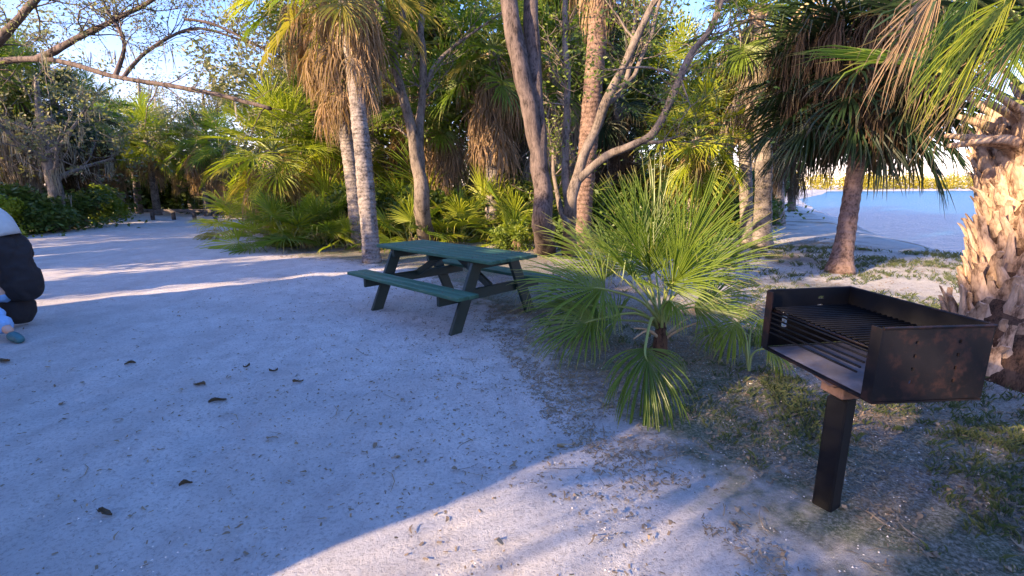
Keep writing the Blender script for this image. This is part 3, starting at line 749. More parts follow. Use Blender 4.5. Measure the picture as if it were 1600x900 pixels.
# ================================================================== BOOTED PALM, RIGHT
def booted_palm():
    b = G(1600, 585); b.z = .0
    top = P(1640, 215, 4.15)
    o = thing('booted_palm', 'stout palm whose trunk is covered in split tan leaf boots by the water', 'palm tree', b)
    T = top - b; mb = MB(); k = 26; pts, rad = [], []
    def prof(f): return .33 + .22 * math.exp(-f * 2.6) * 1.15 + (.07 * math.exp(-((f - .95) / .18) ** 2))
    for i in range(k + 1):
        f = i / k; pts.append(T * f); rad.append(prof(f) - .03)
    pts[0] = Vector((0, 0, -.15)); mb.tube(pts, rad, 18, rough=.15); mb.build('trunk', M['fiber'], o, smooth=True)
    rg = random.Random(9); bm = boot_mesh(); n = 190
    for i in range(n):
        f = (i + .5) / n * .98; yaw = i * 2.39996 + rg.uniform(-.12, .12); r = prof(f)
        c = T * f + Vector((math.cos(yaw), math.sin(yaw), 0)) * (r - .05)
        bo = put('boot', boot_mesh(rg.randrange(4)), o, c - Vector((0, 0, .07))); s = rg.uniform(.80, 1.15)
        bo.scale = (s * (.8 + .3 * f), s * rg.uniform(.75, 1.1), s * rg.uniform(.8, 1.1)); bo.rotation_euler = (rg.uniform(-.28, .28), rg.uniform(-.08, .12), yaw)
    # long curved cut stalks fanning out under the crown
    for i, (x, y, t) in enumerate([(1478, 212, 3.95), (1483, 228, 3.8), (1497, 182, 4.1), (1515, 222, 3.7), (1527, 180, 4.2), (1540, 160, 3.9), (1510, 152, 4.3), (1560, 150, 3.7), (1580, 130, 4.4)]):
        e = P(x, y, t) - b; s = T * .88 + (e - T * .9).normalized() * .16; m_ = (s + e) / 2 + Vector((0, 0, .10 if i % 2 else .06))
        mb = MB(); mb.tube([s - Vector((0, 0, .12)), s.lerp(m_, .5) + Vector((-.0, 0, -.0)), m_, e], [.075, .055, .042, .018], 7, sub=4, rough=.15); mb.build('stalk_stub', M['boot'], o, smooth=True)
    # fronds above, hanging into the picture
    for i in range(16):
        yaw = i * 2.39996; f = i / 16; th = 80 - 36 * f
        put_leaf(o, 'green' if i % 3 else 'dark', th, yaw, T + Vector((0, 0, .1)), 1.25 * rg.uniform(.9, 1.1), rg)
    for i, (H, ax) in enumerate([(P(1475, -30, 3.4), (-.55, -.05, -.85)), (P(1530, -20, 3.2), (-.5, -.1, -.85)), (P(1585, -10, 3.1), (-.55, .05, -.8)), (P(1640, 0, 3.2), (-.55, 0, -.8)), (P(1600, 60, 3.5), (-.5, .1, -.6))]):
        custom_leaf(o, b, top, H, ax, (.5, -.75, .3), 300 + i, 34, R(38), .85, .5, .020, mat=('dead', 'frond', 'frond_lime', 'frond', 'dead')[i], rows=6, cup=.05, r=.012)
booted_palm()

# ================================================================== SMALL LEANING PALM WITH THE BIG SKIRT
def skirt_palm():
    base = G(1312, 424); top = P(1354, 108, 9.1)
    o = palm('leaning short palm with a huge shaggy skirt of dark hanging fronds beside the water', None, base=base, top=top, r=.148, nl=64, sc=1.35, skirt=0, kind='dark', seed=31,
             mat='palm_trunk_red', flare=1.7, tmin=-40, bow=(.04, 0, 0))
    rg = random.Random(77); T = top - base
    for i in range(230):
        f = (i + .5) / 230; yaw = i * 2.39996; d = 1.6 * f
        k = 'hang' if rg.random() < .35 else 'ddark'
        if rg.random() < .03: k = 'dead'
        th = 12 if f < .3 else (-24 if f < .7 else -48)
        rr = .30 + .75 * (1 - f)
        put_leaf(o, k, th, yaw, T + Vector((math.cos(yaw) * rr, math.sin(yaw) * rr, 1.35 - d * 0.98)), rg.uniform(1.05, 1.3), rg, name='hanging_frond')
skirt_palm()

# ================================================================== LEFT PAIR OF PALMS
palm('upright grey palm trunk rising behind the left end of the picnic table', (581, 411), top=P(533, -50, 9.4), r=.165, nl=26, sc=1.15, skirt=34, sk_len=1.5, sk_r=.8, seed=11, mixk='old', flare=1.15, dkind='dead', bow=(.05, 0, 0), tmin=-30)
palm('leaning palm with a thick brown skirt just behind the upright grey palm', (563, 386), top=P(478, -40, 11.2), r=.20, nl=26, sc=1.2, skirt=56, sk_len=2.5, sk_r=.85, seed=12, kind='green', mixk='lime', flare=1.1, dkind='dead', bow=(.22, 0, 0), tmin=-25)

# ================================================================== REDDISH TALL PALM IN THE MIDDLE
palm('tall palm with a reddish scarred trunk behind the forked tan tree', None, base=G(905, 386), top=P(952, -160, 10.6), r=.23, nl=24, sc=1.2, skirt=10, seed=14, mat='palm_trunk_red', flare=1.1)

# ================================================================== PALMS ON THE RIGHT ALONG THE PATH
palm('grey palm at the bend of the lakeside path, nearest of its cluster', (1190, 388), top=P(1182, 20, 12), r=.20, nl=26, sc=1.1, skirt=34, sk_len=1.5, seed=21, dkind='dgrey', flare=1.4, bow=(.1, 0, 0), nboots=10)
palm('slender palm close behind the grey palm at the path bend', (1167, 380), top=P(1160, 60, 13), r=.16, nl=20, sc=1.1, skirt=28, sk_len=1.5, seed=22, kind='green', dkind='dead', flare=1.3)
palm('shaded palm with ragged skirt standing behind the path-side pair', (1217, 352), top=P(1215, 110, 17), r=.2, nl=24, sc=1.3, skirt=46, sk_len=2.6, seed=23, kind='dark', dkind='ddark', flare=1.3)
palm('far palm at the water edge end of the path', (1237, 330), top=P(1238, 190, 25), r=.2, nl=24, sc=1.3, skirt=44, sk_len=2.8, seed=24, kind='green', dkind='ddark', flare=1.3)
palm('distant palm past the last bend of the shoreline path', None, base=(15.2, 31), top=Vector((15.2, 31, 5.5)), r=.2, nl=24, sc=1.4, skirt=36, sk_len=2.8, seed=25, kind='green', dkind='dgrey', flare=1.3)

# ================================================================== LIME PALM AND THE PALMS OF THE THICKET
palm('bright lime green palm in full sun right of the branching tree', None, base=(5.0, 13.6), top=Vector((5.0, 13.6, 2.75)), r=.2, nl=44, sc=.98, skirt=8, sk_len=.8, seed=41, kind='lime', mixk='old', tmin=-55)
palm('taller yellow green palm behind the bright lime palm', None, base=(5.6, 17.5), top=Vector((5.5, 17.5, 5.0)), r=.2, nl=34, sc=1.1, skirt=8, seed=42, kind='lime')
palm('skirted palm with hanging brown thatch behind the picnic table', None, base=(-.55, 13.4), top=P(772, 75, 13.0), r=.2, nl=26, sc=1.15, skirt=60, sk_len=2.0, seed=43, kind='green', dkind='dead', mixk='old')
palm('squat skirted palm left of the palm with hanging thatch', None, base=(-2.0, 14.2), top=P(692, 165, 14.0), r=.2, nl=26, sc=1.1, skirt=44, sk_len=1.5, seed=44, kind='green', dkind='dead')
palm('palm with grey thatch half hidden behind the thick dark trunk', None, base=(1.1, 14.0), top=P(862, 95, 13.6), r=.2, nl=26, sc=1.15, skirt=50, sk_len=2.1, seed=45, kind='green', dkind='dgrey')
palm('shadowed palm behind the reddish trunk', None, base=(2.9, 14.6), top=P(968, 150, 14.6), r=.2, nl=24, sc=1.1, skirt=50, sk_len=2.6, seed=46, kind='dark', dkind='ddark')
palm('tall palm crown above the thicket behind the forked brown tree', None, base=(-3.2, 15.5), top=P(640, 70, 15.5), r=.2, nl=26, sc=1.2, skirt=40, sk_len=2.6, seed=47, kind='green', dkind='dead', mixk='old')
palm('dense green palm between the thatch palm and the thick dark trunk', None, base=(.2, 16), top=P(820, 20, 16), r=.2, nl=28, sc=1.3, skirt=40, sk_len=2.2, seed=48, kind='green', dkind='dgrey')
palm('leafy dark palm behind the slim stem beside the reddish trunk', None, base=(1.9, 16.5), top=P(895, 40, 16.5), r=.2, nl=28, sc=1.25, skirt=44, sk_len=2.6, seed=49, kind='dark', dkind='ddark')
palm('yellowing palm leaning over the drive at the corner of the thicket', None, base=(-6.6, 13.6), top=P(425, 235, 13.2), r=.2, nl=34, sc=1.05, skirt=18, sk_len=1.0, seed=51, kind='lime', dkind='dead', mixk='old', tmin=-50)
palm('green palm behind the yellowing corner palm', None, base=(-6.3, 16.0), top=P(470, 190, 16), r=.2, nl=28, sc=1.1, skirt=30, sk_len=1.6, seed=52, kind='green', dkind='dead')
palm('dull green palm behind the left pair of palm trunks', None, base=(-4.7, 15.2), top=P(545, 200, 15.0), r=.2, nl=28, sc=1.1, skirt=30, sk_len=1.6, seed=53, kind='green', dkind='dead', mixk='lime')

# palmettos of the understorey
pm = [
 ('spiky green palmetto at the foot of the yellowing corner palm', G(452, 384), 18, .85, 'green', 'lime'),
 ('yellow green palmetto at the corner where the drive bends', G(425, 380), 16, .62, 'lime', None),
 ('palmetto with upright fans left of the leaning palm trunk', G(505, 382), 18, .95, 'green', None),
 ('low yellow leaved palmetto beside the upright grey palm', G(545, 388), 10, .45, 'lime', None),
 ('bright palmetto between the grey palm and the forked tree', G(615, 372), 16, .85, 'green', 'lime'),
 ('dark palmetto behind the middle of the table', G(700, 370), 16, .85, 'dark', 'green'),
 ('tall spiky palmetto right behind the picnic table', G(762, 372), 22, 1.05, 'green', 'lime'),
 ('palmetto with stiff pale fan left of the thick trunk', G(812, 378), 16, .9, 'green', 'lime'),
 ('low palmetto drooping behind the table end', G(800, 392), 9, .5, 'lime', None),
 ('small palmetto under the forked tree', G(590, 385), 8, .45, 'lime', 'green'),
 ('palmetto behind the upper fronds of the fan palm', G(955, 372), 14, .8, 'green', None),
 ('palmetto at the foot of the lime green palm', G(1040, 365), 16, .95, 'lime', 'green'),
 ('palmetto in shade left of the path-side palms', G(1120, 362), 16, .9, 'green', 'dark'),
 ('palmetto deep in the thicket behind the reddish trunk', G(900, 362), 14, .9, 'dark', 'green'),
 ('dark palmetto at the back of the thicket', G(660, 360), 14, 1.0, 'dark', 'green'),
 ('sunlit palmetto between the thatch palm and the forked tree', G(720, 380), 18, .8, 'lime', 'green'),
 ('broad palmetto fanning out left of the forked tree', G(640, 384), 16, .8, 'green', 'lime'),
 ('shaggy palmetto behind the corner of the thicket', G(395, 366), 18, 1.0, 'lime', 'old'),
 ('tall palmetto behind the leaning palm trunk', G(530, 372), 20, 1.25, 'green', 'lime'),
 ('tall palmetto in the middle of the thicket', G(670, 368), 20, 1.3, 'green', 'lime'),
 ('tall palmetto left of the reddish trunk', G(860, 370), 18, 1.15, 'green', 'lime'),
 ('lime palmetto under the lime green palm', G(1085, 372), 18, .95, 'lime', 'old'),
]
for i, (lb, p, n, s, k, mk) in enumerate(pm): palmetto(lb, p, n, s, k, 200 + i, mixk=mk, dead=2)

# ================================================================== BROADLEAF TREES IN THE MIDDLE
def fork_tree():
    b = G(668, 384); T = 11.0
    q = lambda x, y, dt=0: P(x, y, T + dt)
    tree('brown tree forking into two upright stems behind the table', b, [
        ([b - Vector((0, 0, .1)), q(660, 320), q(655, 270), q(640, 190, -.1), q(618, 105, -.2), q(612, 60, -.2)], [.24, .18, .15, .125, .10, .08]),
        ([q(658, 300), q(655, 240, .1), q(657, 180, .2), q(662, 120, .2), q(658, 40, .3), q(660, -60, .4)], [.14, .115, .10, .085, .075, .05]),
        ([q(614, 80, -.2), q(600, 30, -.4), q(575, -30, -.6)], [.09, .07, .04]),
        ([q(613, 80, -.2), q(630, 20, 0), q(640, -60, .2)], [.09, .07, .05]),
        ([q(656, 150, .2), q(690, 90, .4), q(740, 50, .5), q(800, 10, .5)], [.06, .045, .03, .02]),
        ([q(635, 160, -.1), q(600, 120, -.5), q(560, 85, -.8)], [.05, .035, .02]),
    ], seed=3, mat='bark_tan', leaf='leaves', leafn=5, leafs=.075, tw=7, twL=1.0)
fork_tree()
def thick_tree():
    b = G(852, 392); T = 9.0; q = lambda x, y, dt=0: P(x, y, T + dt)
    tree('thick dark trunked tree standing right of the picnic table', b, [
        ([b - Vector((0, 0, .1)), q(850, 350), q(845, 280), q(838, 180), q(832, 60), q(828, -80)], [.26, .185, .17, .155, .145, .13]),
        ([q(846, 270, -.02), q(826, 170, -.15), q(806, 70, -.25), q(792, -30, -.3), q(786, -100, -.3)], [.12, .145, .15, .15, .13]),
    ], seed=5, mat='bark_dark', leaf='leaves_dark', leafn=5, leafs=.08, tw=3, twL=.7, twfrom=.75, n=12)
thick_tree()
def branch_tree():
    b = G(892, 398); T = 9.2; q = lambda x, y, dt=0: P(x, y, T + dt)
    tree('tan tree with many crooked branches spreading to the right', b, [
        ([b - Vector((0, 0, .1)), q(890, 330), q(905, 270), q(935, 190), q(965, 120, -.2), q(1000, 50, -.4), q(1040, -40, -.5)], [.17, .115, .10, .09, .08, .068, .05]),
        ([q(897, 290), q(940, 248, -.2), q(985, 228, -.4), q(1025, 205, -.5), q(1050, 150, -.6), q(1075, 90, -.7), q(1110, 45, -.8), q(1140, -30, -.9)], [.085, .07, .065, .062, .06, .058, .055, .05]),
        ([q(1000, 222, -.4), q(1030, 222, -.5), q(1060, 214, -.7)], [.045, .03, .012]),
        ([q(945, 165), q(975, 135, .3), q(985, 80, .5), q(995, 10, .6)], [.06, .05, .045, .03]),
        ([q(955, 140), q(990, 120, .3), q(1015, 60, .5), q(1035, -10, .6)], [.05, .045, .04, .03]),
        ([q(890, 330), q(884, 250, .2), q(886, 150, .3), q(884, 60, .4), q(886, -60, .5)], [.09, .075, .065, .055, .05]),
        ([q(888, 350), q(870, 300, .4), q(862, 230, .7)], [.07, .05, .03]),
        ([q(1062, 120, -.65), q(1010, 105, -.9), q(960, 110, -1.1)], [.03, .02, .01]),
    ], seed=6, mat='bark_tan', leaf='leaves', leafn=3, leafs=.07, tw=10, twL=.95, twfrom=.45)
branch_tree()

# ================================================================== UPPER LEFT: LONG BOUGH AND AIRY FOLIAGE
def bough_tree():
    b = Vector((-15.5, 13.5, 0)); q = lambda x, y, t: P(x, y, t)
    tree('old grey tree whose long dark bough crosses the sky over the drive', b, [
        ([b - Vector((0, 0, .1)), b + Vector((.5, -.4, 2)), q(-60, 120, 14), q(60, 92, 13), q(180, 120, 12.3), q(260, 133, 12), q(340, 148, 11.8), q(425, 170, 11.6)], [.36, .24, .12, .07, .058, .055, .052, .045]),
        ([q(60, 92, 13), q(120, 60, 12.5), q(200, 20, 12), q(290, -30, 11.5)], [.10, .07, .05, .03]),
        ([q(-60, 120, 14), q(20, 40, 13.5), q(70, -20, 13), q(120, -80, 12.5)], [.15, .11, .08, .05]),
        ([q(180, 120, 12.3), q(195, 70, 12.2), q(170, 20, 12), q(150, -20, 12)], [.06, .045, .035, .02]),
        ([q(190, 125, 12.2), q(230, 80, 12.3), q(300, 45, 12.5), q(370, 60, 12.6), q(440, 90, 12.8)], [.05, .04, .035, .025, .012]),
        ([q(290, 30, 12), q(340, 40, 12), q(400, 70, 12.2), q(450, 95, 12.5)], [.035, .035, .03, .02]),
    ], seed=8, mat='bark_dark', leaf='leaves_grey', leafn=9, leafs=.065, tw=20, twL=1.3, twfrom=.25, droop=.12, moss=2)
bough_tree()
def pale_tree(label, b, top, seed, leaf='leaves_grey', mat='bark_grey', sz=1.0, leafn=8, moss=0, tw=12):
    rg = random.Random(seed); b = Vector(b); h = top; L = [([b - Vector((0, 0, .1)), b + Vector((.1, 0, h * .3)), b + Vector((-.1, .1, h * .6)), b + Vector((.15, 0, h))], [.2 * sz, .15 * sz, .11 * sz, .04])]
    for k in range(7):
        z = h * rg.uniform(.3, .8); a = k * 2.4; r = rg.uniform(.9, 1.7) * sz
        L.append(([b + Vector((0, 0, z)), b + Vector((math.cos(a) * r * .5, math.sin(a) * r * .5, z + .35 * sz)), b + Vector((math.cos(a) * r, math.sin(a) * r, z + rg.uniform(.4, 1.2) * sz))], [.08 * sz, .05 * sz, .02]))
    return tree(label, b, L, seed=seed, mat=mat, leaf=leaf, leafn=leafn, leafs=.10 * sz, tw=tw, twL=.95 * sz, twfrom=.35, moss=moss)
pale_tree('feathery grey green tree behind the left end of the long bough', (-19.5, 18.5, 0), 8, 61, moss=3, sz=1.5)
pale_tree('pinkish grey leafless looking tree over the far right of the drive', (-15.4, 25.5, 0), 6.0, 62, sz=1.2, leafn=5)
pale_tree('pale twiggy tree rising in front of the sky at the end of the drive', (-21.0, 29, 0), 7.4, 63, sz=1.3, leafn=4)
pale_tree('airy grey tree over the corner of the thicket', (-7.4, 18.5, 0), 4.8, 64, sz=1.0, leafn=5)
pale_tree('moss hung tree with a crooked white limb on the left of the drive', (-15.0, 16.2, 0), 4.8, 65, sz=1.3, moss=7, leafn=4, tw=8)

for i, (lb, px, t, h, lf) in enumerate([
    ('leafy tree filling the gap above the thatch palm', 745, 18, 7.6, 'leaves'), ('leafy tree behind the thick dark trunk', 850, 19.5, 7.8, 'leaves_dark'),
    ('dense leafy tree behind the forked brown tree', 600, 19, 7.6, 'leaves'), ('grey green tree behind the left pair of palms', 530, 20, 7.0, 'leaves_grey'),
    ('dark leafy tree behind the reddish trunk', 930, 20.5, 6.6, 'leaves_dark'), ('airy tree right of the lime green palm', 1120, 22, 5.6, 'leaves')]):
    pale_tree(lb, ((px - 800) / 760 * t, t * .978, 0), h, 700 + i, leaf=lf, sz=1.7, leafn=16, tw=14)
# ================================================================== LEFT WOOD AND FAR END OF THE DRIVE
lp = [
 ('brown skirted palm nearest the left edge behind the seated person', (-16.83, 16.14), 5.2, 'green', 'dgrey', 50, 2.6),
 ('grey skirted palm in the left wood beside the moss hung tree', (-16.62, 17.11), 4.6, 'green', 'dgrey', 50, 2.6),
 ('dark palm right of the moss hung tree', (-15.87, 18.09), 4.1, 'dark', 'ddark', 40, 2.2),
 ('stocky palm with brown thatch in the shade of the left wood', (-19.37, 19.07), 4.2, 'dark', 'dead', 44, 2.6),
 ('blue green palm at the left side of the drive end', (-17.65, 21.03), 4.5, 'green', 'ddark', 34, 1.6),
 ('slim palm with pale thatch at the left side of the drive end', (-18.96, 23.96), 3.9, 'green', 'dead', 30, 1.5),
 ('lime crowned palm in the middle of the drive end', (-17.63, 24.45), 3.6, 'lime', 'dead', 16, 0.9),
 ('sunlit palm with thin grey trunk left of the lime crowned one', (-20.04, 26.41), 4.4, 'lime', 'dead', 16, 1.0),
 ('short full palm on the right of the drive end', (-17.76, 27.38), 3.4, 'green', 'dgrey', 24, 1.2),
 ('palm with hanging thatch at the right of the drive end', (-15.13, 24.45), 3.6, 'green', 'dead', 34, 1.5),
 ('palm leaning over the drive end next to the thatched one', (-12.95, 22.49), 3.2, 'lime', 'dead', 30, 1.4),
 ('tall green palm rising behind the drive end', (-21.47, 31.30), 4.6, 'green', 'dgrey', 24, 1.2),
 ('second tall palm behind the drive end', (-25.05, 31.30), 4.9, 'green', 'dgrey', 24, 1.2),
]
for i, (lb, (x, y), h, k, dk, ns, sl_) in enumerate(lp):
    palm(lb, None, base=(x, y), top=Vector((x + .3 * math.sin(i * 2.1), y, h)), r=.17, nl=28, sc=1.05, skirt=ns, sk_len=sl_, seed=100 + i, kind=k, dkind=dk, flare=1.2)
bs = [
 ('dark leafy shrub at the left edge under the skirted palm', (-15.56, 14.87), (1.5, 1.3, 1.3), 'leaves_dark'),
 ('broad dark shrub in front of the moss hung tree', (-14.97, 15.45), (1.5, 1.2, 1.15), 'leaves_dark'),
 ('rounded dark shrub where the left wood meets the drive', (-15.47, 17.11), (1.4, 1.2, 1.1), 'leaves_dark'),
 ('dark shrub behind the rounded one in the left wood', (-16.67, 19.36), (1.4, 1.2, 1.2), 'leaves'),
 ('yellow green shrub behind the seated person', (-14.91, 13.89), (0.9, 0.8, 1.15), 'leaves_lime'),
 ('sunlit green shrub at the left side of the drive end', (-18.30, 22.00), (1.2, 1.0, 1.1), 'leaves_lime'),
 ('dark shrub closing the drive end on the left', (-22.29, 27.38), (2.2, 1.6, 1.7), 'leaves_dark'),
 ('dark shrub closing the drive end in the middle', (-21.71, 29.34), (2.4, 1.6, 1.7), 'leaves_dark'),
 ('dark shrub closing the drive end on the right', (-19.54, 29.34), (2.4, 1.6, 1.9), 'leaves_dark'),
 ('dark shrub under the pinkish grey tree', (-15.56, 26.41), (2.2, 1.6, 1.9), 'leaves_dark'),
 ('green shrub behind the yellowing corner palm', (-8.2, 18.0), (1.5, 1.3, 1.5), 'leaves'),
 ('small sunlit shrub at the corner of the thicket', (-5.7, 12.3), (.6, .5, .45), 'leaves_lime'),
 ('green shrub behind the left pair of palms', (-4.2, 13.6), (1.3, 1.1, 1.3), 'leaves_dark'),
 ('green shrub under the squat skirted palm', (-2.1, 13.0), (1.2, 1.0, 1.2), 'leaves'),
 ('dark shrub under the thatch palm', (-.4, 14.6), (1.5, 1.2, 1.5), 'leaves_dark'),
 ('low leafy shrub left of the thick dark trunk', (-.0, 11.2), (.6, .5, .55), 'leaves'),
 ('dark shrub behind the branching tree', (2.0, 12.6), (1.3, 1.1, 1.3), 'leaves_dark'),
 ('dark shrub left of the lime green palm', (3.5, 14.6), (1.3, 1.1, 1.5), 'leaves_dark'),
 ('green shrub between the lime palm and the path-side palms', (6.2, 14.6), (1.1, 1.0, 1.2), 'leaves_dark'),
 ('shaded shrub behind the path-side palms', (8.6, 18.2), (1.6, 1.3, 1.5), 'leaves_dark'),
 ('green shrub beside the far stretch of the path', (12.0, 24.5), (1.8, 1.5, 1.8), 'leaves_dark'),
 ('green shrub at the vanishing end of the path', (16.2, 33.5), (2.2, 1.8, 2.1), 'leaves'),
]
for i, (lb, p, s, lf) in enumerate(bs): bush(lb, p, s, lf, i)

def woodland():
    rg = random.Random(17); mb = MB()
    for _ in range(46):
        x = rg.uniform(-34, -18.5); leafcloud(mb, (x, rg.uniform(15, 24) + (-x - 18) * .2, 1.9 + rg.random()), (2, 2, 2.3), 330, .34, rg, shell=.1)
    for _ in range(150):
        x = rg.uniform(-30, 14); y = 20 + rg.uniform(0, 12) + max(0, (-x - 7)) * .75
        if x > 4: y += (x - 4) * 1.3
        h = rg.uniform(2.5, 5.0)
        leafcloud(mb, (x, y, h * .5), (1.9, 1.9, h * .6), 330, .34, rg, shell=.1)
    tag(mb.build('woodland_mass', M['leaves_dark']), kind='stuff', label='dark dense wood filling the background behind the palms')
woodland()

def barrier():
    o = thing('log_barrier', 'low dark timber barrier rail at the far end of the drive', 'barrier', G(290, 344))
    B = o.location
    for i, x in enumerate((-1.4, -.5, .4, 1.3)):
        mb = MB(); mb.box((x, 0, .2), (.12, .12, .5), bev=.01); mb.build('post', M['wood_grey'], o)
    mb = MB(); mb.box((0, -.02, .40), (3.4, .10, .14), bev=.01); mb.build('rail', M['wood_grey'], o)
barrier()

# ================================================================== SEATED PERSON AT THE LEFT EDGE
def skin_mesh(name, verts, edges, radii, mat, parent, sub=2, root=0, folds=0):
    me = bpy.data.meshes.new(name); me.from_pydata(verts, edges, []); me.materials.append(mat)
    ob = put(name, me, parent); mo = ob.modifiers.new('skin', 'SKIN'); mo.use_smooth_shade = True
    for i, r in enumerate(radii): me.skin_vertices[0].data[i].radius = (r, r) if isinstance(r, float) else r
    me.skin_vertices[0].data[root].use_root = True
    ms = ob.modifiers.new('sub', 'SUBSURF'); ms.levels = sub; ms.render_levels = sub
    if folds:
        ms.levels = ms.render_levels = 4
        tx = bpy.data.textures.get('folds') or bpy.data.textures.new('folds', 'MARBLE')
        tx.noise_scale = .16; tx.turbulence = 9; dm = ob.modifiers.new('folds', 'DISPLACE'); dm.texture = tx; dm.strength = folds; dm.mid_level = .5
    return ob
def person():
    b = Vector((-5.31, 5.12, 0))
    o = thing('person', 'person seated at the left edge in black top, blue trousers, pale sun hat', 'person', b)
    # body: pelvis, spine, neck, head, arms (skin shows at face and hands)
    V = [(-.02, 0, .40), (.0, 0, .58), (-.02, 0, .78), (-.08, -.02, .93), (-.13, -.03, 1.02), (-.19, -.05, 1.10),
         (-.06, -.19, .90), (-.20, -.27, .68), (-.42, -.22, .60), (-.50, -.20, .585),
         (-.08, .17, .90), (-.24, .24, .68), (-.42, .10, .58), (-.50, .06, .57),
         (-.04, -.10, .38), (-.16, -.42, .42), (.16, -.50, .26), (.44, -.58, .09),
         (-.06, .10, .38), (-.46, .12, .46), (-.50, .10, .10)]
    E = [(0, 1), (1, 2), (2, 3), (3, 4), (4, 5), (3, 6), (6, 7), (7, 8), (8, 9), (3, 10), (10, 11), (11, 12), (12, 13), (0, 14), (14, 15), (15, 16), (16, 17), (0, 18), (18, 19), (19, 20)]
    Rd = [.10, .10, .10, .07, .045, .085, .05, .042, .032, .028, .05, .042, .032, .028, .09, .07, .055, .04, .09, .065, .045]
    skin_mesh('body', V, E, Rd, M['skin'], o)
    # black top over torso and arms
    T = [(.03, 0, .24), (.02, 0, .58), (.0, 0, .78), (-.07, -.01, .92), (-.12, -.02, 1.03), (-.06, -.19, .90), (-.20, -.27, .68), (-.38, -.23, .61), (-.08, .17, .90), (-.24, .24, .68), (-.38, .12, .6)]
    skin_mesh('shirt', T, [(0, 1), (1, 2), (2, 3), (3, 4), (3, 5), (5, 6), (6, 7), (3, 8), (8, 9), (9, 10)], [.205, .19, .165, .135, .09, .075, .06, .05, .075, .06, .05], M['black_cloth'], o, folds=.028)
    Tr = [(-.02, -.02, .38), (-.07, -.14, .37), (-.16, -.42, .38), (.16, -.50, .26), (.40, -.57, .12), (-.07, .12, .37), (-.46, .12, .46), (-.5, .10, .14)]
    skin_mesh('trousers', Tr, [(0, 1), (1, 2), (2, 3), (3, 4), (0, 5), (5, 6), (6, 7)], [.10, .10, .105, .11, .085, .10, .10, .07], M['blue_cloth'], o, folds=.024)
    S = [(.40, -.56, .06), (.50, -.60, .045), (.60, -.66, .04)]
    skin_mesh('shoe', S, [(0, 1), (1, 2)], [.05, .05, .038], M['teal'], o)
    S = [(-.48, .10, .06), (-.58, .08, .045), (-.70, .05, .04)]
    skin_mesh('shoe', S, [(0, 1), (1, 2)], [.05, .05, .038], M['teal'], o)
    for k in range(4):       # fingers resting on the knee
        y = -.235 + k * .022; skin_mesh('finger', [(-.50, y + .02, .585), (-.535, y + .02, .58), (-.56, y + .015, .56)], [(0, 1), (1, 2)], [.011, .010, .008], M['skin'], o, 1)
    skin_mesh('thumb', [(-.49, -.235, .58), (-.50, -.27, .57)], [(0, 1)], [.012, .010], M['skin'], o, 1)
    # face: nose, mouth, eyes on the left facing head
    mb = MB(); c = Vector((-.19, -.05, 1.10))
    mb.tube([c + Vector((-.075, -.01, .03)), c + Vector((-.105, -.015, -.005)), c + Vector((-.08, -.01, -.015))], [.008, .013, .010], 6); mb.build('nose', M['skin'], o, smooth=True)
    for y in (-.035, .02):
        mb = MB(); mb.tube([c + Vector((-.082, y - .008, .025)), c + Vector((-.082, y + .008, .025))], [.006, .006], 6); mb.build('eye', M['hair'], o)
    mb = MB(); mb.tube([c + Vector((-.083, -.03, -.04)), c + Vector((-.086, .01, -.04))], [.004, .004], 6); mb.build('mouth', M['rust'], o)
    # hair down the neck
    skin_mesh('hair', [(-.16, -.05, 1.13), (-.10, -.045, 1.06), (-.04, -.04, .95)], [(0, 1), (1, 2)], [.10, .085, .06], M['hair'], o)
    # hat: domed crown with a wide floppy brim
    mb = MB(); c = Vector((-.19, -.05, 1.13)); n = 28; prev = None
    for k, (r, z) in enumerate([(.27, -.16), (.272, -.12), (.262, -.04), (.235, .03), (.20, .085), (.155, .135), (.09, .162), (.02, .17)]):
        ring = []
        for j in range(n):
            a = 2 * math.pi * j / n; rr = r * (1 + .05 * math.sin(3 * a + k) * (1 if k < 3 else .2))
            ring.append(mb.add(c + Vector((math.cos(a) * rr, math.sin(a) * rr, z + (.025 * math.sin(2 * a + 1) if k < 3 else 0)))))
        if prev:
            for j in range(n): mb.face((prev[j], prev[(j + 1) % n], ring[(j + 1) % n], ring[j]))
        prev = ring
    mb.face(prev); h = mb.build('sun_hat', M['grey_cloth'], o, smooth=True)
    so_ = h.modifiers.new('thick', 'SOLIDIFY'); so_.thickness = .006
    st = thing('duffel_bag', 'black duffel bag the seated person sits on', 'bag', (b.x, b.y, 0))
    skin_mesh('bag_body', [(-.22, .02, .16), (-.08, .02, .17), (.05, .02, .16)], [(0, 1), (1, 2)], [.17, .18, .17], M['black_cloth'], st, folds=.014)
    for y in (-.08, .08):
        mb = MB(); mb.tube([Vector((-.12, y, .37)), Vector((-.10, y * 1.3, .41)), Vector((0, y * 1.3, .41)), Vector((.02, y, .37))], [.012] * 4, 6, sub=3); mb.build('handle', M['black_cloth'], st, smooth=True)
person()

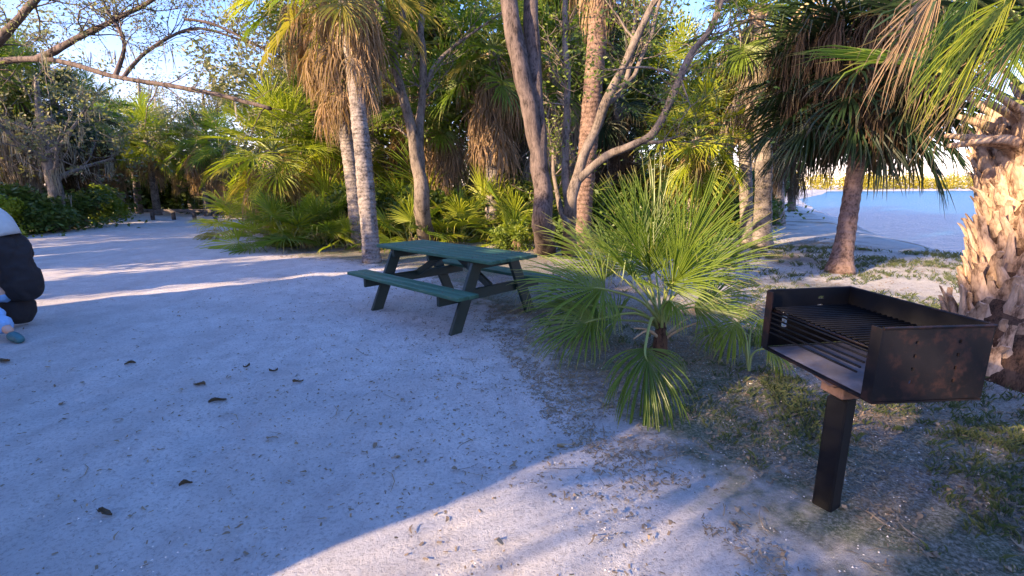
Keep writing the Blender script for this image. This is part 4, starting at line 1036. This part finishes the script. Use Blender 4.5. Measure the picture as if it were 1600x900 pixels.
# ================================================================== OUTSIDE THE FRAME: WHAT CASTS THE LONG SHADE
def motorhome():
    o = thing('motorhome', 'white motorhome parked beyond the left edge whose shade covers the drive', 'motorhome', SN(-4.7, -5.1, 0), math.atan2(LN.y, LN.x))
    Lh = 3.22
    mb = MB(); mb.box((0, 0, 1.80), (Lh * 2, 2.3, 2.65), bev=.08); mb.build('body', M['white_paint'], o)
    for x in (-2.0, -.3, 1.6):
        f = MB(); f.box((x, 1.156, 2.0), (.9, .02, .6), bev=.008); fo = f.build('window', M['dark_glass'], o)
        f = MB(); f.box((x, -1.156, 2.0), (.9, .02, .6), bev=.008); f.build('window', M['dark_glass'], o)
    f = MB(); f.box((.65, 1.158, 1.45), (.62, .02, 1.75), bev=.01); d = f.build('door', M['white_paint'], o)
    h = MB(); h.box((.88, 1.19, 1.4), (.03, .05, .14), bev=.005); h.build('handle', M['black_steel'], d)
    for x in (-2.1, 2.2):
        for y in (-1.0, 1.0):
            t_ = MB(); t_.tube([Vector((x, y - .12, .36)), Vector((x, y + .12, .36))], [.36, .36], 24); wv = t_.build('wheel', M['tyre'], o)
            r_ = MB(); r_.tube([Vector((x, y - .125, .36)), Vector((x, y + .125, .36))], [.2, .2], 18); r_.build('rim', M['white_paint'], wv)
motorhome()
off = [
 ('palm standing behind the viewer to the left', (-6.5, 1.5), 3.5, 1.1, 'green', 40),
 ('palm directly behind the viewer', (-6.0, 6.5), 3.8, 1.25, 'green', 44),
 ('palm at the corner of the motorhome behind the viewer', (-9.0, -.2), 4.75, 1.2, 'green', 10),
 ('tall palm behind the motorhome', (-11.0, -5.5), 7.3, 1.2, 'green', 20),
 ('slender tall palm right of the one behind the motorhome', (-14.0, -4.3), 11.2, 1.35, 'green', 24),
]
for i, (lb, (s, n), h, sc, k, sk) in enumerate(off):
    p = SN(s, n); palm(lb, None, base=(p.x, p.y), top=Vector((p.x, p.y, h)), r=.2, nl=30, sc=sc, skirt=sk, sk_len=1.6, seed=400 + i, kind=k, dkind='dead', tmin=-15)
for i, (s, n, h) in enumerate([(-9, -14, 4.6), (-14, 3, 7), (-14, -19.5, 6)]):
    p = SN(s, n); pale_tree(['grey tree left of the drive outside the view', 'leafy tree far behind the viewer', 'tree at the far left outside the view'][i], (p.x, p.y, 0), h, 500 + i, leaf='leaves', sz=1.5, leafn=7)
for i, (s, n, sz) in enumerate([(-4.4, -.02, (1.6, 1.6, 2.4)), (-4.6, 3.2, (1.7, 1.7, 2.2)), (-3.6, -.30, (1.0, 1.0, 1.6))]):
    p = SN(s, n); bush(['tall shrub just behind the viewer', 'tall shrub to the right behind the viewer', 'low shrub just behind the viewer'][i], (p.x, p.y), sz, 'leaves', 40 + i)
for i, (n, s, z, lb) in enumerate([(-9.9, -8.5, 3.9, 'tall shrub past the end of the motorhome'), (-13.0, -8.5, 4.0, 'second tall shrub past the end of the motorhome'), (-16.2, -8.5, 4.2, 'third tall shrub past the motorhome'), (-20, -8, 4.2, 'fourth tall shrub past the motorhome')]):
    p = SN(s, n); bush(lb, (p.x, p.y), (1.5, 1.5, z), 'leaves', 50 + i)

# ================================================================== GRASS, LITTER, SHELLS
_gx, _gy = np.arange(-8, 12, .05), np.arange(0, 15, .05)
_EV = veg_dist(*np.meshgrid(_gx, _gy))
_SH = shore_x(np.arange(-10, 40, .1))
def EV(x, y): return float(_EV[min(max(int((y - 0) / .05), 0), len(_gy) - 1), min(max(int((x + 8) / .05), 0), len(_gx) - 1)])
def SX(y): return float(_SH[min(max(int((y + 10) / .1), 0), len(_SH) - 1)])
def scatter():
    rg = random.Random(23); g = MB()
    n = 0
    while n < 60000:
        if rg.random() < .62: x, y = rg.uniform(.9, 6.2), rg.uniform(.7, 4.6)
        else: x, y = rg.uniform(.5, 10), rg.uniform(3.5, 12)
        if x > SX(y) - 1: continue
        nn = noise.fractal(Vector((x * .9, y * .9, 3)), 1, 2, 3)
        vd = (x - .75 * 1.0) + 0 * y
        if nn < rg.uniform(-.25, .55): continue
        if EV(x, y) < .35 + .4 * rg.random(): continue
        if y > 2.4 and x < 1.6 + .3 * (y - 2.4) and rg.random() < .85: continue
        for _k in range(rg.randint(4, 11)):
            xx, yy = x + rg.gauss(0, .02), y + rg.gauss(0, .02); z = float(ZG(xx, yy)); h = rg.uniform(.015, .05) * (1 + .06 * y); a = rg.uniform(0, 6.28); w_ = .0014 * (1 + .22 * y)
            lean = Vector((rg.gauss(0, .38), rg.gauss(0, .38), 0)) * h; sd = Vector((math.cos(a), math.sin(a), 0)) * w_
            p = Vector((xx, yy, z - .004)); b = len(g.v)
            g.add(p - sd); g.add(p + sd); g.add(p + sd * .6 + lean * .4 + Vector((0, 0, h * .7)), .5); g.add(p + lean * 1.3 + Vector((0, 0, h)), 1.0); g.face((b, b + 1, b + 2)); g.face((b, b + 2, b + 3)); n += 1
    tag(g.build('short_grass', M['grass']), kind='stuff', label='thin short grass growing through shell and litter')
    l = MB(); n = 0
    while n < 85000:
        if rg.random() < .6: x, y = rg.uniform(-.3, 5), rg.uniform(1.0, 6)
        else: x, y = rg.uniform(-6, 9), rg.uniform(3, 14)
        if x > SX(y) - 1: continue
        e = EV(x, y)
        if e < -.25 and rg.random() > .03: continue
        if noise.fractal(Vector((x * 1.3, y * 1.3, 9)), 1, 2, 3) < rg.uniform(-.5, .3): continue
        z = float(ZG(x, y)) + .003; s = rg.uniform(.005, .024) * (1 + .16 * y); a = rg.uniform(0, 6.28)
        d = Vector((math.cos(a), math.sin(a), rg.uniform(-.05, .35))) * s; sd = Vector((-math.sin(a), math.cos(a), rg.uniform(-.3, .3))) * s * rg.uniform(.03, .22)
        p = Vector((x, y, z)); b = len(l.v); l.add(p - sd); l.add(p + sd); l.add(p + d + sd * .8); l.add(p + d - sd * .5); l.face((b, b + 1, b + 2, b + 3)); n += 1
    for _ in range(30000):      # thin scatter over the drive
        x, y = rg.uniform(-4.5, 1.5), rg.uniform(1.0, 8)
        if EV(x, y) > 0: continue
        if rg.random() > .10 + .9 * math.exp(EV(x, y) / 1.3): continue
        z = float(ZG(x, y)) + .002; s = rg.uniform(.005, .024); a = rg.uniform(0, 6.28); d = Vector((math.cos(a), math.sin(a), rg.uniform(0, .3))) * s; sd = Vector((-math.sin(a), math.cos(a), 0)) * s * rg.uniform(.1, .3)
        p = Vector((x, y, z)); b = len(l.v); l.add(p - sd); l.add(p + sd); l.add(p + d + sd); l.add(p + d - sd); l.face((b, b + 1, b + 2, b + 3))
    for _ in range(3600):      # larger curled leaves and twigs gathered along the edge
        x, y = rg.uniform(-4.0, 4.5), rg.uniform(1.2, 9)
        e = EV(x, y)
        if e < 0 and rg.random() > .13 + .7 * math.exp(e / .5): continue
        z = float(ZG(x, y)) + .006; a = rg.uniform(0, 6.28); b = len(l.v)
        if rg.random() < .35: Ls, wd = rg.uniform(.06, .22), rg.uniform(.0015, .004)
        else: Ls, wd = rg.uniform(.02, .055), rg.uniform(.005, .014)
        dx, dy = math.cos(a), math.sin(a); p = Vector((x, y, z)); sd = Vector((-dy, dx, 0)); cv = rg.uniform(-.2, .2)
        for k in range(4):
            f = k / 3; q = p + Vector((dx, dy, 0)) * Ls * f + sd * cv * Ls * math.sin(f * 3.1) + Vector((0, 0, rg.uniform(0, .012))); ww = wd * (math.sin(math.pi * (.12 + .76 * f)))
            l.add(q - sd * ww + Vector((0, 0, ww * .6))); l.add(q + sd * ww + Vector((0, 0, ww * rg.uniform(.2, 1))))
        for k in range(3): l.face((b + 2 * k, b + 2 * k + 1, b + 2 * k + 3, b + 2 * k + 2))
    tag(l.build('leaf_litter', M['litter']), kind='stuff', label='brown leaf litter and twigs under the palms and beside the drive')
    s_ = MB()
    for _ in range(9000):
        r = rg.random() ** 1.4
        x, y = rg.uniform(-2.5, 4.0), .9 + 5 * r
        if EV(x, y) < -1.0 and rg.random() < .75: continue
        z = float(ZG(x, y)); s = rg.uniform(.0015, .005) * (1 + .15 * y); p = Vector((x, y, z)); b = len(s_.v); a = rg.uniform(0, 6.28)
        s_.add(p + Vector((math.cos(a), math.sin(a), 0)) * s); s_.add(p + Vector((math.cos(a + 2.1), math.sin(a + 2.1), 0)) * s); s_.add(p + Vector((math.cos(a + 4.2), math.sin(a + 4.2), 0)) * s); s_.add(p + Vector((0, 0, s * rg.uniform(.5, 1.1))))
        for f in ((0, 1, 3), (1, 2, 3), (2, 0, 3)): s_.face([b + i for i in f])
    tag(s_.build('shell_fragments', M['shell']), kind='stuff', label='crushed white shell scattered over the ground')
def ZG(x, y):
    near = max(0, min(1, 1 - math.hypot(x, y - 3) / 14)); p = Vector((x, y, 0)); d = x - SX(y)
    z = .035 * math.sin(x * .9 + 1.3 * math.sin(y * .5)) * math.cos(y * .8) * min(1, math.hypot(x, y) / 10) - 1.3 * max(0, min(1, (d + 1.2) / 6))
    return z + relief(p) * min(1, near * 2)
scatter()

def fallen():
    rg = random.Random(6)
    sp = [(340, 627, .085, 'largest dark curled leaf lying on the open sand'), (466, 598, .06, 'jagged dark leaf on the sand right of the largest one'), (428, 585, .05, 'small dark leaf between two others on the sand'),
          (386, 577, .04, 'round dark scrap at the upper left of the leaf cluster on the sand'), (312, 603, .08, 'slender dry twig leaf on the sand above the largest leaf'), (204, 573, .06, 'dark narrow leaf alone on the left of the drive'),
          (290, 755, .045, 'dark scrap of bark in the lower left of the sand'), (165, 808, .06, 'broken seed pod near the bottom left of the sand'), (885, 690, .09, 'pale dry leaf tuft at the edge of the sunlit wedge'), (8, 566, .10, 'dark shoe-like scrap at the left edge of the sand')]
    for i, (x, y, s, lb) in enumerate(sp):
        p = G(x, y); p.z = ZG(p.x, p.y) + .004; mb = MB(); a = rg.uniform(-.3, .9)
        n = 5; rows = []
        for k in range(n + 1):
            f = k / n; w_ = s * .32 * math.sin(math.pi * (.08 + .84 * f)) * rg.uniform(.6, 1.2); z = .012 * math.sin(f * 5 + i) + .012
            c = Vector((math.cos(a), math.sin(a), 0)) * s * 1.3 * (f - .5); sd = Vector((-math.sin(a), math.cos(a), 0)) * w_
            rows.append((mb.add(c - sd + Vector((0, 0, z + .012))), mb.add(c + Vector((0, 0, z * .4))), mb.add(c + sd + Vector((0, 0, z + .006)))))
        for r0, r1 in zip(rows[:-1], rows[1:]): mb.face((r0[0], r0[1], r1[1], r1[0])); mb.face((r0[1], r0[2], r1[2], r1[1]))
        tag(mb.build('fallen_leaf', M['dead_dark'] if i != 8 else M['dead'], loc=p), lb, 'leaf', 'fallen leaves lying on the sand')
fallen()
